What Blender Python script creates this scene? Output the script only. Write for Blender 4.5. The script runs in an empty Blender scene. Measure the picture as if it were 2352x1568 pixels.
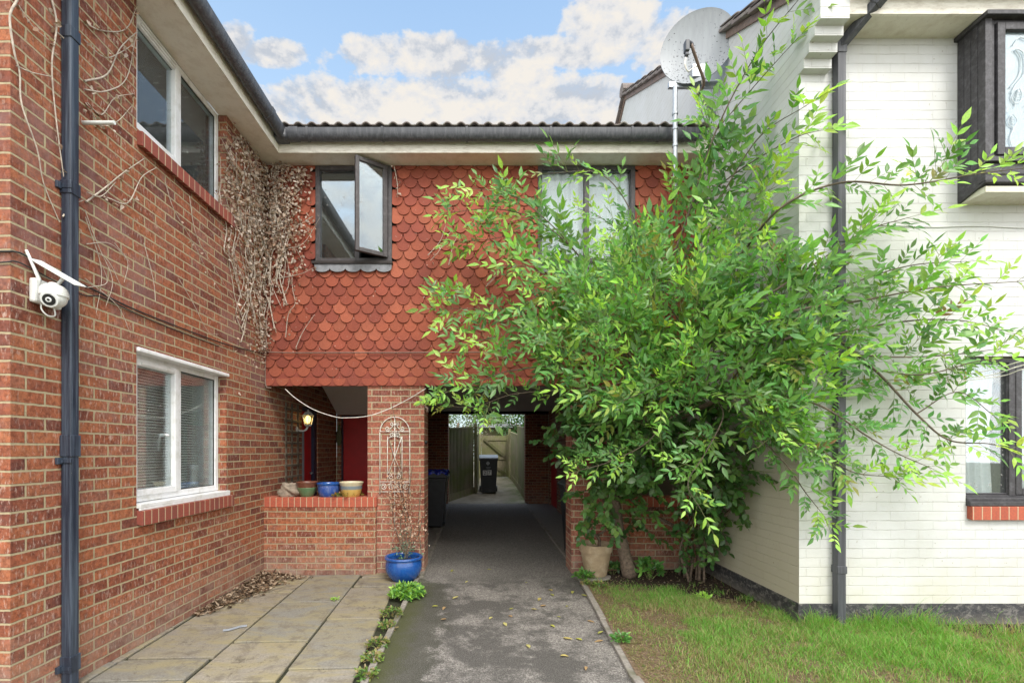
import bpy, bmesh, math, random
import numpy as np
from mathutils import Vector, Matrix, Euler
R = math.radians
random.seed(7); rng = np.random.default_rng(7)
scene = bpy.context.scene
COL = scene.collection
# ---------------------------------------------------------------- camera model (photo measured on a 2352 px wide grid)
F, VX, VY, H = 1060.0, 1110.0, 1033.0, 1.44
def P(px, py, Y): return Vector(((px-VX)/F*Y, Y, H-(py-VY)/F*Y))
def WL(px, py, X=-2.541):           # point on a wall plane X = const
    Y = F*X/(px-VX); return P(px, py, Y)
# ---------------------------------------------------------------- objects
def tag(o, label=None, cat=None, group=None, kind=None):
    if label: o['label'] = label
    if cat: o['category'] = cat
    if group: o['group'] = group
    if kind: o['kind'] = kind
    return o
def empty(name, loc, label=None, cat=None, group=None):
    o = bpy.data.objects.new(name, None); COL.objects.link(o); o.location = loc
    o.empty_display_size = .1
    return tag(o, label, cat, group)
def adopt(o, parent):
    if parent is not None:
        o.parent = parent
        m = Matrix.Identity(4); q = parent
        m = world_of(parent)
        o.matrix_parent_inverse = m.inverted()
def world_of(o):
    m = Matrix.LocRotScale(o.location, o.rotation_euler, o.scale)
    if o.parent: m = world_of(o.parent) @ o.matrix_parent_inverse @ m
    return m
class MB:
    def __init__(s): s.v = []; s.f = []; s.c = []; s.cur = None
    def add(s, vs, fs):
        n = len(s.v); s.v += [tuple(v) for v in vs]; s.f += [tuple(i+n for i in f) for f in fs]
        if s.cur is not None: s.c += [s.cur]*len(vs)
        return s
    def box(s, x0, x1, y0, y1, z0, z1, M=None):
        vs = [Vector((x, y, z)) for z in (z0, z1) for y in (y0, y1) for x in (x0, x1)]
        if M is not None: vs = [M @ v for v in vs]
        return s.add(vs, [(0,2,3,1),(4,5,7,6),(0,1,5,4),(2,6,7,3),(0,4,6,2),(1,3,7,5)])
    def cbox(s, c, d, M=None):
        T = Matrix.Translation(c) @ (M if M is not None else Matrix.Identity(4))
        return s.box(-d[0]/2, d[0]/2, -d[1]/2, d[1]/2, -d[2]/2, d[2]/2, T)
    def quad(s, *vs): return s.add(vs, [tuple(range(len(vs)))])
    def prism(s, pts, off):            # polygon pts extruded by vector off
        n = len(pts); off = Vector(off); p = [Vector(q) for q in pts]
        return s.add(p+[q+off for q in p], [tuple(range(n)), tuple(range(2*n-1, n-1, -1))]+[(i, i+n, (i+1) % n+n, (i+1) % n) for i in range(n)])
    def tube(s, pts, r, n=8, cap=True, closed=False):
        pts = [Vector(p) for p in pts]; m = len(pts)
        rs = r if isinstance(r, (list, tuple)) else [r]*m
        vs = []; up = None
        for i, p in enumerate(pts):
            if closed: t = pts[(i+1) % m]-pts[i-1]
            else: t = pts[min(i+1, m-1)]-pts[max(i-1, 0)]
            if t.length < 1e-9: t = Vector((0, 0, 1))
            t.normalize()
            if up is None: up = t.orthogonal().normalized()
            up = (up-t*up.dot(t))
            if up.length < 1e-6: up = t.orthogonal()
            up.normalize(); b = t.cross(up)
            for k in range(n):
                a = 2*math.pi*k/n; vs.append(p+(up*math.cos(a)+b*math.sin(a))*rs[i])
        fs = []
        for i in range(m if closed else m-1):
            j = (i+1) % m
            for k in range(n): fs.append((i*n+k, i*n+(k+1) % n, j*n+(k+1) % n, j*n+k))
        if cap and not closed: fs += [tuple(range(n-1, -1, -1)), tuple((m-1)*n+k for k in range(n))]
        return s.add(vs, fs)
    def lathe(s, prof, c=(0, 0, 0), n=28, M=None, sx=1, sy=1):
        vs = []; c = Vector(c)
        for (r, z) in prof:
            for k in range(n):
                a = 2*math.pi*k/n; v = Vector((r*math.cos(a)*sx, r*math.sin(a)*sy, z))
                if M is not None: v = M @ v
                vs.append(v+c)
        fs = []
        for i in range(len(prof)-1):
            for k in range(n): fs.append((i*n+k, i*n+(k+1) % n, (i+1)*n+(k+1) % n, (i+1)*n+k))
        return s.add(vs, fs)
    def build(s, name, mat, parent=None, smooth=False, bevel=0, colattr=None, autos=None):
        me = bpy.data.meshes.new(name); me.from_pydata(s.v, [], s.f); me.update()
        if s.c and len(s.c) == len(s.v):
            a = me.color_attributes.new('tint', 'FLOAT_COLOR', 'POINT')
            a.data.foreach_set('color', np.array(s.c, dtype=np.float32).ravel())
        if mat: me.materials.append(mat)
        bm = bmesh.new(); bm.from_mesh(me); bmesh.ops.recalc_face_normals(bm, faces=bm.faces); bm.to_mesh(me); bm.free()
        if smooth:
            me.polygons.foreach_set('use_smooth', [True]*len(me.polygons))
            if autos: me.set_sharp_from_angle(angle=R(autos))
        o = bpy.data.objects.new(name, me); COL.objects.link(o); adopt(o, parent)
        if bevel:
            b = o.modifiers.new('Bevel', 'BEVEL'); b.width = bevel; b.segments = 2; b.limit_method = 'ANGLE'; b.angle_limit = R(40)
        return o
def npmesh(name, V, Fq, Ft, mat, parent=None, tint=None, smooth=False):
    V = np.asarray(V, dtype=np.float32).reshape(-1, 3)
    Fq = np.asarray(Fq, dtype=np.int32).reshape(-1, 4); Ft = np.asarray(Ft, dtype=np.int32).reshape(-1, 3)
    me = bpy.data.meshes.new(name)
    me.vertices.add(len(V)); me.vertices.foreach_set('co', V.ravel())
    nl = Fq.size+Ft.size; me.loops.add(nl)
    me.loops.foreach_set('vertex_index', np.concatenate([Fq.ravel(), Ft.ravel()]))
    me.polygons.add(len(Fq)+len(Ft))
    st = np.concatenate([np.arange(len(Fq))*4, Fq.size+np.arange(len(Ft))*3]).astype(np.int32)
    me.polygons.foreach_set('loop_start', st)
    me.update(calc_edges=True); me.validate()
    if tint is not None:
        T = np.ones((len(V), 4), dtype=np.float32); T[:, :3] = tint
        a = me.color_attributes.new('tint', 'FLOAT_COLOR', 'POINT'); a.data.foreach_set('color', T.ravel())
    if smooth: me.polygons.foreach_set('use_smooth', [True]*len(me.polygons))
    me.materials.append(mat)
    o = bpy.data.objects.new(name, me); COL.objects.link(o); adopt(o, parent)
    return o
def wall(mb, axis, plane, u0, u1, z0, z1, holes, th):
    """slab whose outer face lies on axis = plane; th signed thickness direction; holes (ua,ub,za,zb)"""
    us = sorted({u0, u1, *[h[i] for h in holes for i in (0, 1) if u0 < h[i] < u1]})
    zs = sorted({z0, z1, *[h[i] for h in holes for i in (2, 3) if z0 < h[i] < z1]})
    def pt(d, u, z): return (plane+d, u, z) if axis == 'x' else (u, plane+d, z)
    def hole(i, j):
        if i < 0 or j < 0 or i >= len(us)-1 or j >= len(zs)-1: return True
        u = (us[i]+us[i+1])/2; z = (zs[j]+zs[j+1])/2
        return any(h[0] < u < h[1] and h[2] < z < h[3] for h in holes)
    for i in range(len(us)-1):
        for j in range(len(zs)-1):
            if hole(i, j): continue
            a, b, c, d = us[i], us[i+1], zs[j], zs[j+1]
            mb.quad(pt(0, a, c), pt(0, b, c), pt(0, b, d), pt(0, a, d))
            mb.quad(pt(th, a, c), pt(th, b, c), pt(th, b, d), pt(th, a, d))
            if hole(i-1, j): mb.quad(pt(0, a, c), pt(th, a, c), pt(th, a, d), pt(0, a, d))
            if hole(i+1, j): mb.quad(pt(0, b, c), pt(th, b, c), pt(th, b, d), pt(0, b, d))
            if hole(i, j-1): mb.quad(pt(0, a, c), pt(th, a, c), pt(th, b, c), pt(0, b, c))
            if hole(i, j+1): mb.quad(pt(0, a, d), pt(th, a, d), pt(th, b, d), pt(0, b, d))
def copy_tree(o, parent=None):
    c = o.copy(); COL.objects.link(c)
    if parent is not None: c.parent = parent
    for ch in [x for x in bpy.data.objects if x.parent == o]: copy_tree(ch, c)
    return c
def crom(pts, k=6):
    pts = [Vector(p) for p in pts]; q = [pts[0]*2-pts[1]]+pts+[pts[-1]*2-pts[-2]]; out = []
    for i in range(1, len(q)-2):
        for j in range(k):
            t = j/k; a, b, c, d = q[i-1], q[i], q[i+1], q[i+2]
            out.append(.5*((2*b)+(c-a)*t+(2*a-5*b+4*c-d)*t*t+(3*b-a-3*c+d)*t**3))
    out.append(pts[-1]); return out
# ---------------------------------------------------------------- materials
class NT:
    def __init__(s, name):
        s.m = bpy.data.materials.new(name); s.m.use_nodes = True; s.t = s.m.node_tree
        s.b = s.t.nodes['Principled BSDF']; s.out = s.t.nodes['Material Output']
    def n(s, ty, **kw):
        x = s.t.nodes.new(ty)
        for k, v in kw.items(): setattr(x, k, v)
        return x
    def l(s, a, b): s.t.links.new(a, b); return s
    def put(s, sock, v):
        if hasattr(v, 'links') or isinstance(v, bpy.types.NodeSocket): s.l(v, sock)
        elif isinstance(v, (tuple, list)) and sock.type == 'RGBA' and len(v) == 3: sock.default_value = (*v, 1)
        else: sock.default_value = v
    def pos(s):
        return s.n('ShaderNodeTexCoord').outputs['Object']
    def noise(s, vec=None, scale=5, detail=3, rough=.5, dist=0, out='Fac'):
        x = s.n('ShaderNodeTexNoise'); s.put(x.inputs['Scale'], scale); s.put(x.inputs['Detail'], detail)
        s.put(x.inputs['Roughness'], rough); s.put(x.inputs['Distortion'], dist)
        s.l(vec if vec is not None else s.pos(), x.inputs['Vector']); return x.outputs[out]
    def vor(s, vec=None, scale=5, feature='F1', out='Distance'):
        x = s.n('ShaderNodeTexVoronoi', feature=feature); s.put(x.inputs['Scale'], scale)
        s.l(vec if vec is not None else s.pos(), x.inputs['Vector']); return x.outputs[out]
    def ramp(s, fac, stops, interp='LINEAR'):
        x = s.n('ShaderNodeValToRGB'); r = x.color_ramp; r.interpolation = interp
        while len(r.elements) < len(stops): r.elements.new(.5)
        for e, (p, c) in zip(r.elements, stops):
            e.position = p; e.color = (*c, 1) if isinstance(c, (tuple, list)) else (c, c, c, 1)
        s.l(fac, x.inputs['Fac']); return x.outputs['Color']
    def mix(s, fac, a, b, mode='MIX'):
        x = s.n('ShaderNodeMix', data_type='RGBA', blend_type=mode)
        s.put(x.inputs[0], fac); s.put(x.inputs[6], a); s.put(x.inputs[7], b); return x.outputs[2]
    def math(s, op, a, b=0.0, c=None, clamp=False):
        x = s.n('ShaderNodeMath', operation=op, use_clamp=clamp); s.put(x.inputs[0], a); s.put(x.inputs[1], b)
        if c is not None: s.put(x.inputs[2], c)
        return x.outputs[0]
    def maprange(s, v, a, b, c=0., d=1.):
        x = s.n('ShaderNodeMapRange'); s.put(x.inputs[0], v)
        for i, q in enumerate((a, b, c, d)): x.inputs[i+1].default_value = q
        return x.outputs[0]
    def sep(s, v): x = s.n('ShaderNodeSeparateXYZ'); s.l(v, x.inputs[0]); return x.outputs
    def comb(s, a, b, c):
        x = s.n('ShaderNodeCombineXYZ')
        for i, q in enumerate((a, b, c)): s.put(x.inputs[i], q)
        return x.outputs[0]
    def map(s, vec, scale=(1, 1, 1), loc=(0, 0, 0)):
        x = s.n('ShaderNodeMapping'); x.inputs['Scale'].default_value = scale; x.inputs['Location'].default_value = loc
        s.l(vec, x.inputs['Vector']); return x.outputs[0]
    def bump(s, h, strength=.5, dist=.01, prev=None):
        x = s.n('ShaderNodeBump'); x.inputs['Strength'].default_value = strength; x.inputs['Distance'].default_value = dist
        s.l(h, x.inputs['Height'])
        if prev is not None: s.l(prev, x.inputs['Normal'])
        return x.outputs[0]
    def tint(s): x = s.n('ShaderNodeVertexColor', layer_name='tint'); return x.outputs['Color']
    def fin(s, col=None, rough=None, normal=None, metal=None, spec=None):
        if col is not None: s.put(s.b.inputs['Base Color'], col)
        if rough is not None: s.put(s.b.inputs['Roughness'], rough)
        if normal is not None: s.put(s.b.inputs['Normal'], normal)
        if metal is not None: s.put(s.b.inputs['Metallic'], metal)
        if spec is not None: s.put(s.b.inputs['Specular IOR Level'], spec)
        return s.m
def simple(name, col, rough=.6, metal=0, nscale=30, var=.25, bump=.1, spec=.5, dirt=None):
    t = NT(name); p = t.pos()
    n = t.noise(p, nscale, 5, .6); c = t.mix(t.maprange(n, .3, .7), tuple(x*(1-var) for x in col), tuple(min(1, x*(1+var)) for x in col))
    if dirt: c = t.mix(t.ramp(t.noise(p, dirt[1], 6, .7), [(.5, 0), (.72, 1)]), c, dirt[0])
    return t.fin(c, rough, t.bump(n, bump, .004), metal, spec)
def wallcoords(t):
    """(u along the wall, z) from the face direction, in metres"""
    p = t.pos(); g = t.n('ShaderNodeNewGeometry'); s = t.sep(p); ns = t.sep(g.outputs['True Normal'])
    ax = t.math('GREATER_THAN', t.math('ABSOLUTE', ns[0]), .6)
    u = t.math('ADD', t.math('MULTIPLY', ax, s[1]), t.math('MULTIPLY', t.math('SUBTRACT', 1., ax), s[0]))
    return p, u, s, ns
def brick_mat(name, stops, mortar, rowh=.0745, bw=.225, uo=0., zo=0., white=0.6, dark=.34, relief=.9, soldier=False, msize=.0070, lichen=False):
    t = NT(name); p, u, s, ns = wallcoords(t)
    wob = t.noise(p, 14, 3, .6, out='Color'); wv = t.n('ShaderNodeVectorMath', operation='MULTIPLY_ADD')
    t.l(wob, wv.inputs[0]); wv.inputs[1].default_value = (.010, .010, .010)
    t.l(t.comb(t.math('ADD', u, uo), t.math('ADD', s[2], zo), 0.), wv.inputs[2])
    b = t.n('ShaderNodeTexBrick', offset=.5, offset_frequency=2)
    b.inputs['Scale'].default_value = 1; b.inputs['Brick Width'].default_value = bw; b.inputs['Row Height'].default_value = rowh
    b.inputs['Mortar Size'].default_value = msize; b.inputs['Mortar Smooth'].default_value = .25; b.inputs['Bias'].default_value = 0
    b.inputs['Color1'].default_value = (0, 0, 0, 1); b.inputs['Color2'].default_value = (1, 1, 1, 1); b.inputs['Mortar'].default_value = (.5, .5, .5, 1)
    t.l(wv.outputs[0], b.inputs['Vector'])
    cell = b.outputs['Color']; mor = b.outputs['Fac']
    n1 = t.noise(p, 45, 6, .7); n2 = t.noise(p, 7, 4, .6); n3 = t.noise(p, 1.1, 3, .5)
    v = t.math('ADD', t.math('MULTIPLY', t.sep(cell)[0], .62), t.math('MULTIPLY', n2, .5)); v = t.math('ADD', v, -.07)
    c = t.ramp(v, stops); c = t.mix(1., c, t.ramp(t.noise(p, 24, 6, .75), [(.32, (.62, .60, .66)), (.5, (1, 1, 1)), (.68, (1.32, 1.22, 1.2))]), 'MULTIPLY')
    c = t.mix(t.math('MULTIPLY', t.ramp(n1, [(.35, 1), (.55, 0)]), dark*2), c, t.mix(1., c, (.42, .36, .36), 'MULTIPLY'))
    # pale bloom and vertical scratches left by old creeper roots
    sc = t.noise(t.map(t.comb(u, s[2], 0.), (60, 14, 1)), 1, 5, .75)
    c = t.mix(t.math('MULTIPLY', t.math('MULTIPLY', t.ramp(sc, [(.54, 0), (.62, 1)]), white), t.ramp(n3, [(.35, .2), (.65, 1)])), c, (.62, .5, .42))
    c = t.mix(t.math('MULTIPLY', t.ramp(t.noise(p, 1.7, 5, .75), [(.50, 0), (.62, .55)]), t.maprange(s[2], .9, 2.2)), c, (.24, .135, .125))
    mc = t.mix(t.maprange(n1, .3, .7), tuple(x*.72 for x in mortar), mortar)
    c = t.mix(mor, c, mc)
    low = t.math('MULTIPLY', t.maprange(s[2], .45, .0), t.ramp(n2, [(.4, .2), (.7, .75)]))
    c = t.mix(low, c, (.33, .27, .22))
    h = t.math('ADD', t.math('MULTIPLY', t.math('SUBTRACT', 1., mor), 1.), t.math('MULTIPLY', n1, .55))
    return t.fin(c, .88, t.bump(h, relief, .008), spec=.25)
BR = [(.0, (.105, .045, .040)), (.24, (.20, .066, .042)), (.42, (.31, .102, .052)), (.62, (.37, .135, .064)), (.8, (.27, .105, .068)), (1., (.44, .23, .14))]
BR2 = [(.0, (.17, .06, .05)), (.3, (.29, .10, .065)), (.55, (.42, .16, .10)), (.8, (.36, .15, .10)), (1., (.48, .23, .16))]
M = {}
M['brick'] = brick_mat('red_brick', BR, (.46, .375, .235), uo=.02, zo=.012)
M['brick2'] = brick_mat('pillar_brick', BR2, (.53, .44, .29), uo=.06, zo=.01, white=.55)
M['brickdark'] = brick_mat('dark_brick', [(0, (.03, .014, .014)), (.5, (.075, .028, .022)), (1, (.11, .045, .035))], (.10, .075, .06), white=.05)
def painted_brick():
    t = NT('white_painted_brick'); p, u, s, ns = wallcoords(t)
    wob = t.noise(p, 9, 3, .6, out='Color'); wv = t.n('ShaderNodeVectorMath', operation='MULTIPLY_ADD')
    t.l(wob, wv.inputs[0]); wv.inputs[1].default_value = (.014, .014, .014)
    t.l(t.comb(u, t.math('ADD', s[2], .012), 0.), wv.inputs[2])
    b = t.n('ShaderNodeTexBrick', offset=.5, offset_frequency=2)
    for k, q in (('Scale', 1), ('Brick Width', .225), ('Row Height', .0745), ('Mortar Size', .0042), ('Mortar Smooth', .6)): b.inputs[k].default_value = q
    b.inputs['Color1'].default_value = (0, 0, 0, 1); b.inputs['Color2'].default_value = (1, 1, 1, 1); t.l(wv.outputs[0], b.inputs['Vector'])
    mor = b.outputs['Fac']; n1 = t.noise(p, 60, 5, .65); n2 = t.noise(p, 3.2, 5, .6)
    c = t.mix(t.maprange(n2, .3, .75), (.63, .645, .65), (.56, .57, .55))
    c = t.mix(t.math('MULTIPLY', t.sep(b.outputs['Color'])[0], .25), c, (.62, .625, .61))
    # thin dirt caught along the bed joints, broken up
    z = t.math('FRACT', t.math('DIVIDE', t.sep(wv.outputs[0])[1], .0745))
    bed = t.math('GREATER_THAN', t.math('ABSOLUTE', t.math('SUBTRACT', z, .5)), .455)
    br = t.ramp(t.noise(t.map(p, (3, 3, 24)), 1.2, 4, .6), [(.42, 0), (.6, 1)])
    c = t.mix(t.math('MULTIPLY', t.math('MULTIPLY', bed, br), .42), c, (.27, .25, .22))
    c = t.mix(t.math('MULTIPLY', mor, .10), c, (.45, .42, .36))
    c = t.mix(t.ramp(t.noise(t.map(p, (7, 7, .9)), 2.0, 5, .7), [(.58, 0), (.76, .35)]), c, (.54, .53, .46))
    # algae and splash dirt low down, plus the side wall's shade painted into its lower part
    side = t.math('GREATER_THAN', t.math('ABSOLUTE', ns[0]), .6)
    low = t.math('MULTIPLY', t.maprange(s[2], .2, .75, 1, 0), t.ramp(n2, [(.3, .45), (.7, 1)]))
    c = t.mix(t.math('MULTIPLY', low, .5), c, (.52, .49, .33))
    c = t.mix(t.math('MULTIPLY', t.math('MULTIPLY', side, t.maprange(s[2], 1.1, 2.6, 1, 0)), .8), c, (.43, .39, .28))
    c = t.mix(t.ramp(t.noise(p, 38, 2, .5), [(.72, 0), (.76, .7)]), c, (.25, .2, .14))
    h = t.math('ADD', t.math('SUBTRACT', 1., mor), t.math('MULTIPLY', n1, .35))
    return t.fin(c, .62, t.bump(t.math('ADD', h, t.math('MULTIPLY', t.noise(p, 14, 4, .6), .9)), .55, .006), spec=.35)
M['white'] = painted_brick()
def plinth():
    t = NT('black_plinth_paint'); p = t.pos(); s = t.sep(p)
    n = t.noise(t.map(p, (1, 1, 1.6)), 17, 9, .8, .3); n2 = t.noise(p, 40, 4, .6)
    c = t.mix(t.maprange(n2, .3, .7), (.02, .02, .024), (.06, .06, .066))
    c = t.mix(t.ramp(n, [(.51, 0), (.58, .8)]), c, (.20, .19, .175))
    c = t.mix(t.ramp(n, [(.68, 0), (.70, 1)]), c, (.5, .42, .34))
    c = t.mix(t.math('MULTIPLY', t.maprange(s[2], .15, .03), .6), c, (.25, .23, .19))
    return t.fin(c, .6, t.bump(n, .8, .01))
M['plinth'] = plinth()
def tilemat():
    t = NT('clay_hanging_tile'); p = t.pos(); n = t.noise(p, 90, 5, .7); n2 = t.noise(p, 2.2, 4, .6)
    c = t.mix(1., t.tint(), t.ramp(n, [(.3, (.72, .7, .7)), (.7, (1.15, 1.1, 1.1))]), 'MULTIPLY')
    c = t.mix(t.ramp(t.noise(p, 30, 3, .6), [(.70, 0), (.73, .9)]), c, (.55, .45, .38))
    c = t.mix(t.math('MULTIPLY', t.ramp(n2, [(.45, 0), (.7, 1)]), .35), c, (.17, .05, .04))
    return t.fin(c, .78, t.bump(n, .35, .004), spec=.3)
M['tile'] = tilemat()
def fascia(name, col, stain):
    t = NT(name); p = t.pos(); n = t.noise(t.map(p, (1, 1, 4)), 9, 6, .7); n2 = t.noise(p, 60, 4, .7)
    c = t.mix(t.ramp(n, [(.45, 0), (.75, .75)]), col, stain); c = t.mix(t.ramp(n2, [(.62, 0), (.75, .5)]), c, tuple(x*.4 for x in stain))
    return t.fin(c, .55, t.bump(n2, .12, .003))
M['fascia'] = fascia('cream_fascia_paint', (.80, .77, .68), (.42, .36, .28))
M['soffit'] = fascia('soffit_board', (.80, .76, .68), (.60, .54, .44))
M['wsoffit'] = fascia('pale_soffit_board', (.70, .68, .58), (.5, .45, .34))
def plastic(name, col, streak, rough=.4):
    t = NT(name); p = t.pos(); n = t.noise(t.map(p, (40, 40, 1.2)), 1, 5, .7); n2 = t.noise(p, 70, 4, .7)
    c = t.mix(t.ramp(n, [(.45, 0), (.7, .8)]), col, streak); c = t.mix(t.ramp(n2, [(.68, 0), (.74, .7)]), c, (.35, .33, .3))
    return t.fin(c, t.maprange(n, .3, .7, rough-.1, rough+.2), t.bump(n2, .08, .002))
M['bpipe'] = plastic('weathered_blue_black_plastic', (.020, .028, .046), (.10, .13, .175), .38)
M['gutter'] = plastic('grey_black_plastic', (.055, .058, .068), (.14, .145, .16), .4)
M['uPVC'] = simple('white_upvc', (.80, .81, .82), .3, var=.04, bump=.02, dirt=((.6, .6, .56), 8))
M['wplastic'] = simple('white_plastic', (.72, .74, .72), .4, var=.06, bump=.03)
M['dframe'] = simple('dark_stained_timber', (.055, .048, .05), .5, nscale=60, var=.4, bump=.3, dirt=((.12, .11, .11), 14))
M['bframe'] = simple('charcoal_painted_timber', (.042, .040, .045), .5, nscale=50, var=.35, bump=.4, dirt=((.10, .10, .11), 18))
def glassm(name, tintc=(.85, .93, .92), boost=1.0, ior=1.55):
    t = NT(name); fr = t.n('ShaderNodeFresnel'); fr.inputs['IOR'].default_value = ior
    g = t.n('ShaderNodeBsdfGlossy'); g.inputs['Roughness'].default_value = .02; g.inputs['Color'].default_value = (.95, .97, 1, 1)
    tr = t.n('ShaderNodeBsdfTransparent'); tr.inputs['Color'].default_value = (*tintc, 1)
    mx = t.n('ShaderNodeMixShader'); t.l(t.math('MULTIPLY', fr.outputs[0], boost, clamp=True), mx.inputs[0]); t.l(tr.outputs[0], mx.inputs[1]); t.l(g.outputs[0], mx.inputs[2])
    df = t.n('ShaderNodeBsdfDiffuse'); df.inputs['Color'].default_value = (.6, .6, .58, 1)
    m2 = t.n('ShaderNodeMixShader'); t.l(t.ramp(t.noise(None, 34, 3, .6), [(.66, .03), (.72, .5)]), m2.inputs[0]); t.l(mx.outputs[0], m2.inputs[1]); t.l(df.outputs[0], m2.inputs[2])
    t.l(m2.outputs[0], t.out.inputs['Surface']); return t.m
M['glass'] = glassm('window_glass', (.94, .98, .98), 1.5, 1.5)
M['glassl'] = glassm('lower_window_glass', (.94, .98, .97), .7, 1.45)
M['glass2'] = glassm('window_glass_dusty', (.75, .85, .88), 2.6, 1.6)
M['glassb'] = glassm('clear_window_glass', (.95, .98, .98), .5)
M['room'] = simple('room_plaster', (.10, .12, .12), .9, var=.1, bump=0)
M['roomlt'] = simple('room_plaster_pale', (.50, .60, .54), .9, var=.05, bump=0)
M['teal'] = simple('pale_teal_backing', (.58, .74, .72), .9, var=.1, bump=0)
M['blind'] = simple('blind_slats', (.90, .88, .84), .5, var=.05, bump=0)
def curtain():
    t = NT('net_curtain'); p = t.pos(); d = t.n('ShaderNodeBsdfDiffuse'); n = t.noise(p, 55, 4, .7)
    t.l(t.ramp(n, [(.4, (.78, .80, .83)), (.6, (.92, .93, .95))]), d.inputs['Color'])
    tr = t.n('ShaderNodeBsdfTranslucent'); tr.inputs['Color'].default_value = (.8, .82, .85, 1)
    tp = t.n('ShaderNodeBsdfTransparent'); a = t.n('ShaderNodeAddShader'); mx = t.n('ShaderNodeMixShader'); mx.inputs[0].default_value = .10
    t.l(d.outputs[0], mx.inputs[1]); t.l(tr.outputs[0], mx.inputs[2]); m2 = t.n('ShaderNodeMixShader'); m2.inputs[0].default_value = .04
    t.l(mx.outputs[0], m2.inputs[1]); t.l(tp.outputs[0], m2.inputs[2]); t.l(m2.outputs[0], t.out.inputs['Surface']); return t.m
M['curtain'] = curtain()
M['frost'] = simple('frosted_film', (.27, .35, .40), .35, var=.06, bump=0)
M['decal'] = simple('white_decal', (.55, .62, .66), .4, var=.03, bump=0)
def sillbrick(name, c1, c2, period, axis, off=0.):
    t = NT(name); p = t.pos(); s = t.sep(p); u = t.math('DIVIDE', t.math('ADD', s[1 if axis == 'y' else 0], off), period)
    fr = t.math('FRACT', u); wn = t.n('ShaderNodeTexWhiteNoise', noise_dimensions='1D'); t.l(t.math('FLOOR', u), wn.inputs['W'])
    g = t.math('GREATER_THAN', t.math('ABSOLUTE', t.math('SUBTRACT', fr, .5)), .44); n = t.noise(p, 60, 4, .6)
    c = t.mix(wn.outputs[0], c1, c2); c = t.mix(t.ramp(n, [(.4, .35), (.6, 0)]), c, (.15, .06, .05)); c = t.mix(g, c, (.48, .36, .24))
    return t.fin(c, .75, t.bump(t.math('SUBTRACT', t.math('MULTIPLY', n, .3), g), .7, .005))
M['silly'] = sillbrick('brick_on_edge_side', (.33, .075, .045), (.22, .06, .045), .074, 'y')
M['sillx'] = sillbrick('brick_on_edge_front', (.48, .11, .055), (.40, .085, .045), .0705, 'x')
def tarmac():
    t = NT('tarmac'); p = t.pos(); s = t.sep(p)
    ag = t.vor(p, 130, out='Color'); agv = t.sep(ag)[0]; n = t.noise(p, 220, 3, .7); big = t.noise(p, .9, 5, .62, .3); mid = t.noise(p, 5, 6, .75)
    c = t.ramp(t.math('ADD', t.math('MULTIPLY', agv, .5), t.math('MULTIPLY', n, .5)), [(.25, (.125, .112, .10)), (.5, (.20, .185, .17)), (.78, (.38, .355, .32))])
    near = t.maprange(s[1], 4.9, 5.5, 1., 0.)                 # the outdoor half is weathered and mottled
    blot = t.math('ADD', t.math('MULTIPLY', big, .62), t.math('MULTIPLY', mid, .38))
    c = t.mix(t.math('MULTIPLY', near, t.ramp(blot, [(.455, 0), (.53, .85)])), c, t.mix(t.ramp(n, [(.53, 0), (.60, .75)]), (.045, .042, .038), (.30, .285, .26)))
    lf = t.math('MULTIPLY', t.maprange(s[0], -.72, -.10, 1., 0.), t.maprange(s[1], 5.5, 4.6))
    gr = t.noise(p, 70, 4, .8)
    c = t.mix(t.math('MULTIPLY', t.ramp(t.math('ADD', t.math('MULTIPLY', lf, .75), t.math('ADD', t.math('MULTIPLY', gr, .55), t.math('MULTIPLY', mid, .8))), [(.92, 0), (1.12, .9)]), near), c, t.mix(t.ramp(n, [(.55, 0), (.62, .8)]), (.060, .058, .045), (.28, .27, .24)))
    mossm = t.math('MULTIPLY', t.maprange(s[0], -.72, -.35, 1., 0.), near)
    c = t.mix(t.ramp(t.math('ADD', t.math('MULTIPLY', mossm, .55), t.math('ADD', t.math('MULTIPLY', mid, .5), t.math('MULTIPLY', gr, .5))), [(.72, 0), (.98, .75)]), c, (.075, .082, .028))
    rt = t.math('MULTIPLY', t.maprange(s[0], .62, 1.0), near)
    c = t.mix(t.ramp(t.math('ADD', t.math('MULTIPLY', rt, .8), t.math('ADD', t.math('MULTIPLY', gr, .5), t.math('MULTIPLY', mid, .7))), [(1.02, 0), (1.25, .8)]), c, t.mix(t.ramp(n, [(.55, 0), (.62, .7)]), (.055, .05, .045), (.26, .25, .22)))
    return t.fin(c, .92, t.bump(t.math('ADD', agv, n), .6, .006), spec=.25)
M['tarmac'] = tarmac()
def slab():
    t = NT('riven_stone_slab'); p = t.pos(); n = t.noise(p, 6, 10, .78, .3); n2 = t.noise(p, 75, 6, .75); n3 = t.noise(t.map(p, (1, 2.6, 1)), 2.2, 5, .65, 1.2)
    c = t.mix(1., t.tint(), t.ramp(n2, [(.3, .66), (.7, 1.2)]), 'MULTIPLY')
    c = t.mix(t.ramp(n3, [(.42, 0), (.62, .7)]), c, (.30, .255, .13)); c = t.mix(t.ramp(n, [(.50, 0), (.60, .75)]), c, (.17, .145, .11)); c = t.mix(t.ramp(t.noise(t.map(p, (1, 1.8, 1)), 12, 6, .8, 1.5), [(.58, 0), (.64, .6)]), c, (.12, .10, .075))
    c = t.mix(t.ramp(t.noise(p, 2.7, 6, .8, .5), [(.6, 0), (.66, .75)]), c, (.09, .075, .055))
    c = t.mix(t.ramp(t.noise(p, 44, 2, .5), [(.72, 0), (.75, .8)]), c, (.04, .035, .03))
    return t.fin(c, .85, t.bump(t.math('ADD', n, t.math('MULTIPLY', n2, .3)), .5, .012), spec=.3)
M['slab'] = slab()
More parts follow.
